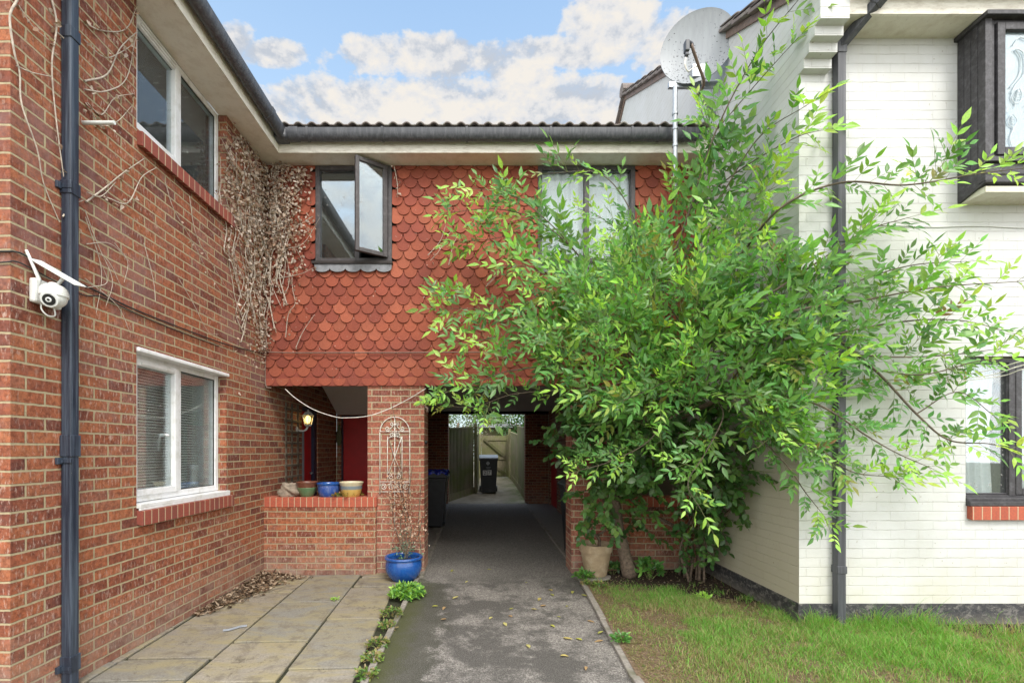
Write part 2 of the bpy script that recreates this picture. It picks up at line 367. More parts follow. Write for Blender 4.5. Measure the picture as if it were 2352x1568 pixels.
M['joint'] = simple('mossy_joint', (.028, .030, .014), .95, nscale=40, var=.6, bump=.6)
def concrete():
    t = NT('path_concrete'); p = t.pos(); n = t.noise(p, 2.2, 6, .7); n2 = t.noise(p, 80, 4, .7); s = t.sep(p)
    c = t.ramp(n2, [(.3, (.21, .185, .14)), (.7, (.34, .31, .24))]); c = t.mix(t.ramp(n, [(.45, 0), (.65, .8)]), c, (.14, .11, .075))
    c = t.mix(t.math('MULTIPLY', t.maprange(s[0], .45, 1.1), t.ramp(n, [(.4, .2), (.6, 1)])), c, (.10, .13, .03))
    return t.fin(c, .9, t.bump(n2, .3, .005))
M['concrete'] = concrete()
M['kerb'] = simple('kerb_concrete', (.26, .235, .205), .9, nscale=40, var=.35, bump=.4, dirt=((.10, .10, .05), 5))
M['pconc'] = simple('porch_concrete', (.24, .225, .205), .9, nscale=30, var=.3, bump=.3)
def soil():
    t = NT('garden_soil'); p = t.pos(); s = t.sep(p); n = t.noise(p, 3, 6, .7); n2 = t.noise(p, 50, 5, .75); pb = t.vor(p, 55)
    dry = t.ramp(n2, [(.3, (.14, .095, .06)), (.7, (.29, .21, .145))])
    wet = t.ramp(n2, [(.3, (.022, .016, .012)), (.7, (.085, .06, .045))])
    f = t.math('ADD', t.maprange(t.math('ADD', s[1], t.math('MULTIPLY', s[0], .55)), 5.3, 5.8), t.math('MULTIPLY', t.math('SUBTRACT', n, .5), 1.2))
    c = t.mix(t.ramp(f, [(.3, 0), (.7, 1)]), dry, wet)
    c = t.mix(t.ramp(t.noise(p, 28, 2, .5), [(.68, 0), (.71, 1)]), c, (.38, .32, .26))
    return t.fin(c, .95, t.bump(n2, .9, .02), spec=.2)
M['soil'] = soil()
M['earth'] = simple('plain_ground', (.10, .11, .05), .95, nscale=3, var=.4, bump=.2)
def rooft(name, col, moss):
    t = NT(name); p = t.pos(); n = t.noise(p, 9, 6, .75); n2 = t.noise(p, 80, 4, .7)
    c = t.mix(t.ramp(n2, [(.3, 0), (.7, 1)]), tuple(x*.7 for x in col), tuple(x*1.25 for x in col)); c = t.mix(t.ramp(n, [(.5, 0), (.66, .85)]), c, moss)
    return t.fin(c, .9, t.bump(n2, .5, .008), spec=.2)
M['roof'] = rooft('concrete_roof_tile', (.21, .18, .17), (.30, .295, .26))
M['leadm'] = simple('lead_flashing', (.22, .23, .25), .55, nscale=14, var=.35, bump=.2)
M['red'] = simple('red_door_paint', (.50, .012, .014), .45, var=.12, bump=.04, nscale=8)
M['ceil'] = simple('passage_ceiling', (.60, .58, .57), .9, var=.06, bump=.05)
M['wceil'] = simple('stair_underside', (.82, .80, .79), .85, var=.05, bump=.05)
M['beam'] = simple('dark_beam', (.03, .024, .022), .7, bump=.3)
def wood(name, a, b, moss, horiz=False):
    t = NT(name); p = t.pos(); g = t.noise(t.map(p, (30, 30, 1.5)), 1, 5, .7, .5); n = t.noise(p, 2, 5, .65); s = t.sep(p)
    c = t.mix(t.maprange(g, .3, .7), a, b); c = t.mix(t.ramp(n, [(.4, 0), (.62, .85)]), c, moss)
    return t.fin(c, .9, t.bump(g, .5, .006), spec=.2)
M['fence'] = wood('weathered_fence_wood', (.16, .135, .085), (.28, .25, .17), (.155, .175, .06))
M['fenced'] = wood('dark_fence_wood', (.10, .085, .055), (.17, .15, .10), (.10, .12, .035))
M['bark'] = simple('tree_bark', (.15, .11, .08), .9, nscale=34, var=.5, bump=1.2)
M['twig'] = simple('green_twig', (.17, .20, .07), .7, nscale=20, var=.35, bump=.2)
M['twigd'] = simple('brown_stem', (.11, .085, .06), .8, nscale=20, var=.4, bump=.3)
M['deadstem'] = simple('bleached_creeper_stem', (.46, .40, .33), .85, nscale=40, var=.35, bump=.3)
def leafm(name, rough=.42, trans=.35, spec=.45):
    t = NT(name); p = t.pos(); n = t.noise(p, 70, 3, .6)
    c = t.mix(1., t.tint(), t.ramp(n, [(.3, .8), (.7, 1.15)]), 'MULTIPLY'); t.fin(c, rough, spec=spec)
    tl = t.n('ShaderNodeBsdfTranslucent'); t.l(t.mix(1., c, (1.35, 1.25, .55), 'MULTIPLY'), tl.inputs['Color'])
    mx = t.n('ShaderNodeMixShader'); mx.inputs[0].default_value = trans; t.l(t.b.outputs[0], mx.inputs[1]); t.l(tl.outputs[0], mx.inputs[2]); t.l(mx.outputs[0], t.out.inputs['Surface']); return t.m
M['leaf'] = leafm('green_leaf', .36, .42, .5)
M['grass'] = leafm('grass_blade', .6, .35, .3)
M['deadleaf'] = leafm('dead_leaf', .8, .15, .2)
def glaze(name, base, dirtc, rough=.12):
    t = NT(name); p = t.pos(); n = t.noise(p, 18, 5, .7); n2 = t.noise(t.map(p, (1, 1, .25)), 30, 4, .7)
    c = t.mix(t.ramp(n2, [(.45, 0), (.7, .6)]), base, dirtc); t.b.inputs['Coat Weight'].default_value = .4
    return t.fin(c, t.maprange(n, .3, .7, rough, rough+.25), t.bump(n, .06, .004))
M['blueglaze'] = glaze('blue_glaze', (.012, .075, .30), (.03, .14, .40))
M['bluelt'] = glaze('blue_pot_glaze', (.02, .07, .30), (.25, .30, .42), .3)
M['greenglaze'] = glaze('green_glaze', (.10, .19, .09), (.16, .24, .13), .3)
M['brownglaze'] = glaze('brown_rim_glaze', (.13, .045, .025), (.2, .08, .05), .3)
M['creamglaze'] = glaze('cream_glaze', (.62, .55, .38), (.55, .47, .3), .3)
M['yellowglaze'] = glaze('yellow_glaze', (.58, .38, .10), (.5, .33, .12), .3)
M['greyglaze'] = glaze('grey_band_glaze', (.16, .20, .22), (.2, .22, .22), .35)
M['terra'] = simple('terracotta_inside', (.50, .20, .09), .9, var=.2)
M['tanpot'] = simple('tan_plastic_pot', (.38, .285, .18), .65, nscale=12, var=.2, bump=.15, dirt=((.5, .42, .3), 6))
M['potsoil'] = simple('pot_soil', (.045, .035, .022), .95, nscale=60, var=.6, bump=1)
M['iron'] = simple('white_painted_iron', (.82, .79, .72), .6, nscale=50, var=.25, bump=.3, dirt=((.25, .14, .08), 30))
M['cord'] = simple('white_cord', (.75, .72, .66), .7, bump=.1)
M['cable'] = simple('black_cable', (.03, .028, .026), .6, bump=.1)
M['bin'] = simple('black_bin_plastic', (.018, .020, .024), .38, nscale=10, var=.3, bump=.05)
M['bindark'] = simple('dark_blue_bin_plastic', (.012, .016, .045), .4, var=.3)
M['binlid'] = simple('grey_bin_lid', (.26, .30, .33), .4, var=.15)
M['bluebag'] = simple('blue_plastic_bag', (.01, .03, .38), .25, nscale=15, var=.4, bump=.8)
M['whitep'] = simple('white_print', (.75, .75, .75), .5, var=.03, bump=0)
M['blackp'] = simple('black_print', (.01, .01, .01), .5, var=.03, bump=0)
M['emblem'] = simple('grey_print', (.36, .38, .40), .5, var=.05, bump=0)
M['galv'] = simple('galvanised_steel', (.42, .45, .48), .35, metal=.6, nscale=20, var=.2, bump=.1)
M['rust'] = simple('dirty_arm', (.20, .14, .11), .6, var=.3)
M['stone'] = simple('rough_stone', (.26, .21, .16), .9, nscale=14, var=.5, bump=1.5)
M['litter'] = simple('crumpled_foil', (.45, .5, .55), .3, metal=.3, var=.2, bump=.5)
def dishm():
    t = NT('grey_dish_enamel'); p = t.pos(); s = t.sep(p); n = t.noise(p, 46, 3, .55); m = t.noise(p, 5, 3, .6)
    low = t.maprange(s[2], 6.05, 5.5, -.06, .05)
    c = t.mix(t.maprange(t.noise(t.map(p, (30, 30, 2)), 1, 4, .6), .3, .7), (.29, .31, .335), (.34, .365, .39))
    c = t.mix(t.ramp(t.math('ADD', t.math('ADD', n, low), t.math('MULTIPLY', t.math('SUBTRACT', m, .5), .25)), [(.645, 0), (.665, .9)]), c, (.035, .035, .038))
    return t.fin(c, .45, spec=.4)
M['dish'] = dishm()
def emis(name, col, st):
    t = NT(name); t.b.inputs['Emission Color'].default_value = (*col, 1); t.b.inputs['Emission Strength'].default_value = st; return t.fin(col, .4)
M['bulb'] = emis('warm_bulb', (1, .72, .28), 2.2)
M['lanternglass'] = glassm('lantern_glass', (.95, .9, .75), .7)
M['paleiron'] = simple('pale_lantern_metal', (.40, .41, .40), .5, var=.2)
# ================================================================ buildings
XL, YC, YE, XR, YF = -2.541, 2.48, 5.40, 2.525, 3.69
SZ = 4.749                                   # soffit height
def ring(mb, axis, p0, p1, u0, u1, z0, z1, w, wb=None):
    """rectangular frame between planes p0,p1 of the axis"""
    wb = w if wb is None else wb
    def b(a, c, d, e):
        if axis == 'x': mb.box(min(p0, p1), max(p0, p1), a, c, d, e)
        else: mb.box(a, c, min(p0, p1), max(p0, p1), d, e)
    b(u0, u0+w, z0, z1); b(u1-w, u1, z0, z1); b(u0+w, u1-w, z0, z0+wb); b(u0+w, u1-w, z1-w, z1)
def room(name, x0, x1, y0, y1, z0, z1, open_, mat, parent):
    mb = MB(); fs = {'x0': [(x0,y0,z0),(x0,y1,z0),(x0,y1,z1),(x0,y0,z1)], 'x1': [(x1,y0,z0),(x1,y1,z0),(x1,y1,z1),(x1,y0,z1)],
      'y0': [(x0,y0,z0),(x1,y0,z0),(x1,y0,z1),(x0,y0,z1)], 'y1': [(x0,y1,z0),(x1,y1,z0),(x1,y1,z1),(x0,y1,z1)],
      'z0': [(x0,y0,z0),(x1,y0,z0),(x1,y1,z0),(x0,y1,z0)], 'z1': [(x0,y0,z1),(x1,y0,z1),(x1,y1,z1),(x0,y1,z1)]}
    for k, q in fs.items():
        if k != open_: mb.quad(*q)
    return mb.build(name, mat, parent)
# ---------------------------------------------------------------- left brick house
LH = empty('brick_house', (XL, YC, 0), 'red brick house wall on the left with two white framed windows and dead creeper stems', 'house')
WY0, WY1 = 3.382, 4.565
mb = MB()
wall(mb, 'x', XL, YC, 8.0, 0, SZ, [(WY0, WY1, 1.03, 2.20), (WY0, WY1, 3.80, SZ), (6.47, 7.10, 0, 2.06)], -.24)
wall(mb, 'y', YC, -7, XL-.2405, 0, SZ, [], .24)
mb.prism([(-7, YC, SZ), (XL-.02, YC, SZ), (-4.8, YC, SZ+1.3)], (0, .24, 0))
mb.build('wall', M['brick'], LH)
# eaves: soffit, fascia, gutter
FX, FY = -2.277, 5.158
mb = MB(); mb.box(-2.62, FX-.022, 1.9, FY, SZ, SZ+.02); mb.build('soffit', M['soffit'], LH)
mb = MB(); mb.box(FX-.022, FX, 1.9, FY, SZ-.004, SZ+.15); mb.build('fascia', M['fascia'], LH)
def gutter(mb, axis, c, a, b, z, r=.060, d=.112, t=.004):
    prof = [(r*math.cos(math.pi*k/14), -d*math.sin(math.pi*k/14)**.8) for k in range(15)]
    inner = [(x*(1-t/r), y*(1-t/d)) for x, y in prof]; q = prof+inner[::-1]
    n = len(q)
    def pt(u, o, zz): return (c+o, u, z+zz) if axis == 'y' else (u, c+o, z+zz)
    mb.add([pt(a, o, zz) for o, zz in q]+[pt(b, o, zz) for o, zz in q], [tuple(range(n)), tuple(range(2*n-1, n-1, -1))]+[(i, (i+1) % n, (i+1) % n+n, i+n) for i in range(n)])
mb = MB(); gutter(mb, 'y', FX+.062, 1.9, 5.10, 4.945)
gl = mb.build('gutter', M['gutter'], LH, smooth=True, autos=50)
for y in (3.27, 4.75):
    mb = MB(); gutter(mb, 'y', FX+.062, y-.035, y+.035, 4.949, .066, .120, .008); mb.build('gutter_joint', M['gutter'], gl, smooth=True, autos=50)
def roofsheet(name, parent, origin, du, dn, nu, L, per=.148, amp=.022, course=.33, mat=None):
    """corrugated tiles: du along the eaves, dn up the slope"""
    o = Vector(origin); du = Vector(du); dn = Vector(dn); up = du.cross(dn).normalized()
    if up.z < 0: up = -up
    m = int(nu/(per/10)); rows = int(L/course); V = []; Q = []
    for r in range(rows):
        for e, (s, lift) in enumerate(((0, .030), (1.03, .004))):
            for i in range(m+1):
                u = i*nu/m; w = amp*max(-.35, math.sin(2*math.pi*u/per)); jit = .003*math.sin(r*7+int(u/per)*3.1)
                V.append(o+du*u+dn*((r+s)*course+(jit if e == 0 else 0))+up*(w+lift))
        b = r*2*(m+1)
        for i in range(m): Q.append((b+i, b+i+1, b+m+1+i+1, b+m+1+i))
    ob = npmesh(name, [tuple(v) for v in V], Q, [], mat or M['roof'], parent, smooth=True)
    md = ob.modifiers.new('Solidify', 'SOLIDIFY'); md.thickness = .014; md.offset = 1
    return ob
roofsheet('roof', LH, (-2.275, 1.9, 4.95), (0, 1, 0), (-math.cos(R(30)), 0, math.sin(R(30))), 3.5, 3.2)
# downpipe: square, with sockets and clips
mb = MB()
mb.box(-2.537, -2.475, 2.770, 2.829, -.02, 5.2)
dp = mb.build('downpipe', M['bpipe'], LH, bevel=.008)
for z0, z1 in ((1.40, 1.53), (2.98, 3.06), (.10, .20), (3.92, 3.99)):
    mb = MB(); mb.box(-2.5395, -2.470, 2.764, 2.835, z0, z1); mb.build('pipe_socket', M['bpipe'], dp, bevel=.004)
for z in (1.375, .13, 3.02):
    mb = MB(); mb.box(-2.5405, -2.522, 2.735, 2.770, z-.02, z+.02); mb.box(-2.5405, -2.466, 2.760, 2.770, z-.012, z+.012); mb.build('pipe_clip', M['bpipe'], dp, bevel=.002)
mb = MB(); mb.tube([(-2.56, 2.93, 3.515), (-2.34, 2.93, 3.515)], .012, 12); mb.build('overflow_pipe', M['wplastic'], LH, smooth=True, autos=40)
# windows
PX = -2.618
def upvc(z0, z1, drip, sill):
    mb = MB(); ring(mb, 'x', PX-.06, PX, WY0+.004, WY1-.004, z0, z1, .052); my = 3.962
    mb.box(PX-.06, PX+.001, my-.036, my+.036, z0+.052, z1-.052)
    w = mb.build('window', M['uPVC'], LH, bevel=.005); PG = M['glassl'] if drip else M['glass']
    mb = MB(); ring(mb, 'x', PX-.05, PX+.014, WY0+.045, my-.01, z0+.045, z1-.045, .05); mb.build('sash', M['uPVC'], w, bevel=.006)
    mb = MB(); mb.box(PX-.03, PX-.022, WY0+.09, my-.05, z0+.09, z1-.09); mb.build('pane', PG, w)
    mb = MB(); mb.box(PX-.034, PX-.026, my+.034, WY1-.054, z0+.05, z1-.05); mb.build('pane', PG, w)
    mb = MB(); g = .006
    for a, b in ((WY0+.094, my-.056), (my+.037, WY1-.058)): ring(mb, 'x', PX-.022, PX-.012, a-.004, b+.004, z0+.088 if a < my else z0+.052, z1-.088 if a < my else z1-.052, .007)
    mb.build('gasket', M['cable'], w)
    if sill:
        mb = MB(); mb.box(PX-.02, XL+.028, WY0-.0, WY1+.02, z0-.034, z0-.004); mb.box(XL+.014, XL+.028, WY0, WY1+.02, z0-.052, z0-.034); mb.build('sill', M['uPVC'], w, bevel=.004)
    else:
        mb = MB(); mb.box(PX-.02, XL-.01, WY0+.002, WY1-.002, z0-.018, z0-.002); mb.build('sill', M['uPVC'], w)
    if drip:
        mb = MB(); mb.box(PX-.01, XL+.018, WY0+.002, WY1+.028, z1-.012, z1+.022); mb.build('drip_bar', M['uPVC'], w, bevel=.008)
        mb = MB(); mb.box(PX+.0142, PX+.024, WY0+.13, my-.07, z1-.085, z1-.065); mb.build('trickle_vent', M['uPVC'], w, bevel=.003)
    else:
        mb = MB(); mb.box(PX+.0142, PX+.026, WY0+.12, my-.06, z1-.083, z1-.066); mb.box(PX+.0142, PX+.026, WY0+.12, my-.06, z1-.056, z1-.045); mb.build('trickle_vent', M['uPVC'], w)
    return w
w1 = upvc(1.045, 2.175, True, True)
w2 = upvc(3.815, 4.745, False, False)
mb = MB(); mb.box(-2.712, -2.706, WY0+.02, WY1-.02, 3.82, 4.74); mb.build('teal_backing', M['teal'], w2)  # teal sheet added behind the glass to catch light and lift the pane
mb = MB(); hp = crom([(PX+.0, 3.84, 1.56), (PX-.05, 3.84, 1.57), (PX-.055, 3.815, 1.55), (PX-.055, 3.80, 1.43)], 5); mb.tube(hp, .011, 8); mb.build('handle', M['uPVC'], w1, smooth=True)
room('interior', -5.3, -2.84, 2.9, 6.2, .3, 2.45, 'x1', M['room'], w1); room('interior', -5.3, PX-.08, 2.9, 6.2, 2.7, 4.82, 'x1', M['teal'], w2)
mb = MB()
for k in range(43):
    z = 1.10+k*.0240
    mb.box(-2.800, -2.776, WY0+.03, 4.50, z, z+.0035, Matrix.Translation((-2.788, 0, z)) @ Matrix.Rotation(R(38), 4, 'Y') @ Matrix.Translation((2.788, 0, -z)))
for y in (3.66, 3.70, 4.20, 4.23): mb.box(-2.775, -2.773, y, y+.003, 1.07, 2.12)
mb.box(-2.80, -2.77, WY0+.03, 4.505, 2.12, 2.15)
mb.build('slatted_blind', M['blind'], w1)
mb = MB(); mb.box(-2.85, PX-.06, 4.515, 4.60, 1.03, 2.2); mb.box(-2.85, PX-.06, WY0-.05, WY0+.02, 1.03, 2.2); mb.box(-2.85, PX-.06, WY0+.02, 4.515, 1.03, 1.06); mb.box(-2.85, PX-.06, WY0+.02, 4.515, 2.17, 2.2); mb.build('reveal_board', M['uPVC'], w1)
VA = MB(); VA.lathe([(0, 0), (.045, 0), (.05, .02), (.032, .09), (.03, .16), (.05, .24), (.046, .24), (.026, .16), (0, .03)], (-2.735, 4.36, 1.062), 20)
tag(VA.build('vase', M['uPVC'], None, smooth=True), 'white waisted vase on the sill inside the lower white window', 'vase')
for y0, y1, z in ((WY0+.003, 4.63, 1.008), (WY0+.003, 4.64, 3.795)):
    mb = MB(); mb.prism([(XL-.07, y0, z), (XL-.07, y0, z-.10), (XL+.043, y0, z-.125), (XL+.043, y0, z-.018)], (0, y1-y0, 0)); mb.build('brick_sill', M['silly'], LH, bevel=.003)
# porch door of the left house
mb = MB(); mb.box(XL-.12, XL-.07, 6.475, 7.0, .02, 2.0); d = mb.build('door', M['red'], LH)
mb = MB(); mb.box(XL-.070, XL-.066, 6.60, 6.72, .85, 1.72); mb.build('door_glass', M['frost'], d)
mb = MB(); mb.box(XL-.07, XL-.055, 6.64, 6.84, .60, .66); mb.build('letter_plate', M['galv'], d)
mb = MB(); mb.tube([(XL-.07, 6.93, 1.10), (XL-.02, 6.93, 1.10), (XL-.02, 6.86, 1.09)], .010, 8); mb.build('handle', M['galv'], d, smooth=True)
mb = MB(); mb.box(XL-.13, XL-.02, 7.0, 7.095, 0, 2.055); mb.box(XL-.13, XL-.02, 6.472, 7.0, 2.0, 2.055); mb.build('door_frame', M['bindark'], LH)
# ---------------------------------------------------------------- linking building with hung tiles and passage
LK = empty('tile_hung_building', (0, YE, 0), 'low linking building hung with red scalloped tiles above a covered passage', 'house')
WA = (-1.955, -1.062, 3.62, 4.744); WB = (.635, 1.77, 3.62, 4.744)
mb = MB(); wall(mb, 'y', YE+.012, XL+.003, XR-.003, 2.215, SZ+.2, [WA, WB], .20); mb.build('upper_wall', M['beam'], LK)
def tiles():
    rowp, w = .1045, .1655; V = []; Fc = []; T = []
    arc = [(.0725*math.cos(math.pi+math.pi*k/10), .0725+.0725*math.sin(math.pi+math.pi*k/10)) for k in range(11)]
    shape = [(-.0812, .20), (-.0812, .084), (-.0725, .084)]+arc+[(.0725, .084), (.0812, .084), (.0812, .20)]
    base = [(.32, .085, .047), (.345, .096, .052), (.295, .077, .045), (.27, .070, .044), (.36, .108, .060)]
    rows = 25
    for r in range(rows):
        zb = 2.187+r*rowp
        if r == 3: zb -= .012
        for i in range(-16, 17):
            x = (i+.5*(r % 2))*w-.02+random.uniform(-.0025, .0025); zz = zb+random.uniform(-.002, .002)
            if x < XL-.07 or x > XR+.07: continue
            skip = False; lo, hi = XL+.004, XR-.004
            for h in (WA, WB):
                if zz+.11 > h[2] and zz < h[3]:
                    if h[0]+.01 < x < h[1]-.01: skip = True
                    elif x <= h[0]+.01: hi = min(hi, h[0])
                    elif x >= h[1]-.01: lo = max(lo, h[1])
                if zz+.20 > h[2] and zz < h[3]-.2 and h[0]-.08 < x < h[1]+.08 and zz < h[2]: pass
            if skip: continue
            n = len(shape); ro = random.gauss(0, .018); kick = abs(random.gauss(0, .002)); ptsl = []
            for (a, b) in shape:
                a2, b2 = a*math.cos(ro)-(b-.1)*math.sin(ro), (b-.1)*math.cos(ro)+a*math.sin(ro)+.1
                X = min(hi, max(lo, x+a2)); Z = min(SZ-.002, zz+b2)
                for h in (WA, WB):
                    if zz < h[2]-.02 and h[0]-.0 < x < h[1]+.0 and Z > h[2]-.01: Z = h[2]-.01
                ptsl.append((X, Z))
            bi = len(V)
            for dpt in (0, .010):
                for (X, Z) in ptsl:
                    tt = (Z-zz)/.2; V.append((X, YE-.030-kick+.025*tt+dpt-.004, Z))
            Fc.append(tuple(bi+k for k in range(n)))
            for k in range(n): Fc.append((bi+k, bi+(k+1) % n, bi+n+(k+1) % n, bi+n+k))
            c = random.choice(base); q = random.uniform(.85, 1.12)
            if x < -1.9: q *= .93
            T += [(c[0]*q, c[1]*q, c[2]*q, 1)]*(2*n)
    mb = MB(); mb.v = V; mb.f = Fc; mb.c = T
    return mb.build('hanging_tiles', M['tile'], LK)
tiles()
mb = MB(); mb.cur = (.27, .070, .046, 1); mb.box(XL+.006, XR-.006, YE-.024, YE-.012, 2.186, 2.34); mb.build('under_course', M['tile'], LK)
mb = MB(); mb.box(XL+.01, XR-.01, YE-.011, YE+.011, 2.19, 2.225); mb.build('bottom_batten', M['beam'], LK)
mb = MB(); mb.box(XL-.1, .86, FY, YE+.1, SZ, SZ+.02); mb.box(.864, XR-.002, FY, YE+.1, SZ, SZ+.02); mb.build('soffit', M['soffit'], LK)
mb = MB(); mb.box(FX+.001, XR-.002, FY-.022, FY, SZ-.004, SZ+.14); mb.build('fascia', M['fascia'], LK)
mb = MB(); gutter(mb, 'x', FY-.022-.062, FX+.0, 2.36, 4.945); g = mb.build('gutter', M['gutter'], LK, smooth=True, autos=50)
for x in (-1.92, -1.10, -.18, .735, 1.62, 1.92, 2.2):
    mb = MB(); gutter(mb, 'x', FY-.084, x-.012, x+.012, 4.951, .067, .124, .008); mb.build('gutter_bracket', M['gutter'], g, smooth=True, autos=50)
mb = MB(); gutter(mb, 'x', FY-.084, -2.12, -2.02, 4.949, .066, .122, .008); mb.build('gutter_joint', M['gutter'], g, smooth=True, autos=50)
mb = MB(); mb.box(-2.29, -2.14, 5.0, 5.15, 4.83, 4.94); mb.build('gutter_corner', M['gutter'], g, bevel=.03)
roofsheet('roof', LK, (-2.5, 5.045, 4.955), (1, 0, 0), (0, math.cos(R(24)), math.sin(R(24))), 5.0, 4.2, per=.148, amp=.019)
def darkwin(W, mull, open_):
    x0, x1, z0, z1 = W
    mb = MB(); ring(mb, 'y', YE-.035, YE+.06, x0+.002, x1-.002, z0+.002, z1, .048); mb.box(mull-.028, mull+.028, YE-.03, YE+.05, z0+.05, z1-.048)
    w = mb.build('window', M['dframe'], LK, bevel=.004)
    mb = MB(); mb.box(x0-.03, x1+.01, YE-.075, YE-.02, z0-.028, z0+.004); mb.build('sill', M['beam'], w, bevel=.004)
    mb = MB(); sc = []; y = YE-.058; n = int(round((x1-x0)/.1655)); wd = (x1-x0)/n
    pts = [(x0, y, z0-.03)]
    for k in range(n):
        for j in range(0, 11): a = math.pi+math.pi*j/10; pts.append((x0+(k+.5)*wd+wd*.5*math.cos(a), y, z0-.075+.045*math.sin(a)))
    pts.append((x1, y, z0-.03)); mb.prism(pts, (0, .006, 0)); mb.build('lead_apron', M['leadm'], w)
    return w
wa = darkwin(WA, -1.47, True)
mb = MB(); mb.box(WA[0]+.05, -1.50, YE+.005, YE+.011, WA[2]+.05, WA[3]-.05); mb.build('pane', M['glass2'], wa)
# open sash hinged on the right
hx = -1.115; sw = .375; ang = R(33)
T = Matrix.Translation((hx, YE-.05, 0)) @ Matrix.Rotation(ang, 4, 'Z')
mb = MB(); z0, z1 = WA[2]+.045, WA[3]-.02
for a in ((-sw, -sw+.045, z0, z1), (-.05, 0, z0, z1), (-sw+.045, -.05, z0, z0+.045), (-sw+.045, -.05, z1-.045, z1)): mb.box(a[0], a[1], -.02, .022, a[2], a[3], T)
sa = mb.build('open_sash', M['dframe'], wa, bevel=.004)
mb = MB(); mb.box(-sw+.04, -.045, -.003, .003, z0+.04, z1-.04, T); mb.build('sash_pane', M['glass2'], wa)
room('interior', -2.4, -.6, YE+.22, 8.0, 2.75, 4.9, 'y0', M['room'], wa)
wb = darkwin(WB, 1.205, False)
mb = MB(); mb.box(WB[0]+.05, 1.177, YE+.005, YE+.011, WB[2]+.05, WB[3]-.05); mb.build('pane', M['glassb'], wb)
mb = MB(); mb.box(1.233, WB[1]-.05, YE+.005, YE+.011, WB[2]+.05, WB[3]-.05); mb.build('pane', M['glassb'], wb)
def curtain_mesh(x0, x1, y, z0, z1, amp, waves, name, parent, mat, gather=0):
    V = []; Q = []; n = int((x1-x0)/.006); mz = 14
    for j in range(mz+1):
        zz = z0+(z1-z0)*j/mz
        for i in range(n+1):
            u = i/n; xx = x0+(x1-x0)*u
            if gather: xx = x0+(x1-x0)*u*(1-gather*math.sin(math.pi*min(1, (z1-zz)/(z1-z0)*.9))**2)
            V.append((xx, y+amp*math.sin(u*waves*2*math.pi+.8*math.sin(u*9+zz))+amp*.4*math.sin(u*waves*5.3+zz*2), zz))
    for j in range(mz):
        for i in range(n): a = j*(n+1)+i; Q.append((a, a+1, a+n+2, a+n+1))
    return npmesh(name, V, Q, [], mat, parent, smooth=True)
curtain_mesh(WB[0]+.05, WB[1]-.05, YE+.06, WB[2]+.05, WB[3]-.03, .012, 9, 'net_curtain', wb, M['curtain'])
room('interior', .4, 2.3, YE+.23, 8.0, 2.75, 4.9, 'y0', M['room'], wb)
# pillars, low walls and coping
PB = M['brick2']
for x0, x1 in ((-1.352, -.690), (1.03, 1.70)):
    mb = MB(); mb.box(x0, x1, YE-.005, YE+.36, -.05, 2.205); mb.build('brick_pillar', PB, LK)
for b in ((XL+.001, -1.245, 5.345, 5.565), (1.70, XR-.001, 5.365, 5.585)): MB().box(*b, -.05, .775).build('low_wall', M['brick'], LK)
mb = MB(); mb.box(XL+.001, -1.235, 5.340, 5.57, .778, .892); mb.build('coping', M['sillx'], LK, bevel=.004)
mb = MB(); mb.box(1.70, XR-.001, 5.36, 5.59, .778, .892); mb.build('coping', M['sillx'], LK, bevel=.004)
# ceiling, inner walls, doors
mb = MB(); mb.box(XL+.005, XR-.005, YE+.213, 12.4, 2.48, 2.60); mb.build('ceiling', M['ceil'], LK)
mb = MB(); mb.box(XL+.01, XR-.01, 12.40, 12.64, 2.41, 4.9); mb.build('back_beam', M['beam'], LK)
mb = MB(); mb.prism([(-2.52, 7.15, 2.47), (-1.40, 7.15, 2.47), (-1.40, 7.97, 2.05), (-2.52, 7.97, 2.05)], (0, .012, .04)); mb.build('sloping_ceiling', M['wceil'], LK)
for grp in ([('y', 8.0, XL+.002, -1.561, [(-2.46, -1.66, 0, 2.04)], .2)], [('x', -1.561, 8.2, 12.4, [], -.2)], [('y', 12.4, -1.56, -.947, [], .3)], [('y', 12.4, 1.13, 1.749, [], .3)],
   [('x', 1.75, 7.3, 12.4, [(11.0, 12.15, 0, 2.05)], .2)], [('y', 8.0, 1.951, XR, [], .2)]):
    for (ax, pl_, u0, u1, hs, th) in grp: mb = MB(); wall(mb, ax, pl_, u0, u1, 0, 2.479, hs, th); mb.build('inner_wall', M['brick'], LK)
mb = MB(); mb.box(-2.44, -1.66, 8.06, 8.10, .01, 2.02); d = mb.build('door', M['red'], LK)
mb = MB(); mb.box(-2.46, -2.44, 8.0, 8.10, 0, 2.04); mb.box(-2.44, -1.66, 8.0, 8.1, 2.02, 2.04); mb.build('door_frame', M['bindark'], LK)
mb = MB(); mb.box(1.79, 1.83, 11.0, 12.15, .01, 2.05); mb.build('door', M['red'], LK)
mb = MB(); mb.tube([P(1080*.383+567, 0, 0)]*0 or [(-.69, YE+.02, 1.95), (-.655, YE+.02, 1.93), (-.66, YE+.02, 1.88)], .014, 8); mb.build('wall_hook', M['rust'], LK, smooth=True)
mb = MB(); mb.lathe([(0, -.02), (.016, -.02), (.02, 0), (.016, .02), (0, .02)], (-.672, YE+.01, 1.53), 12); mb.build('wall_knob', M['blackp'], LK, smooth=True)
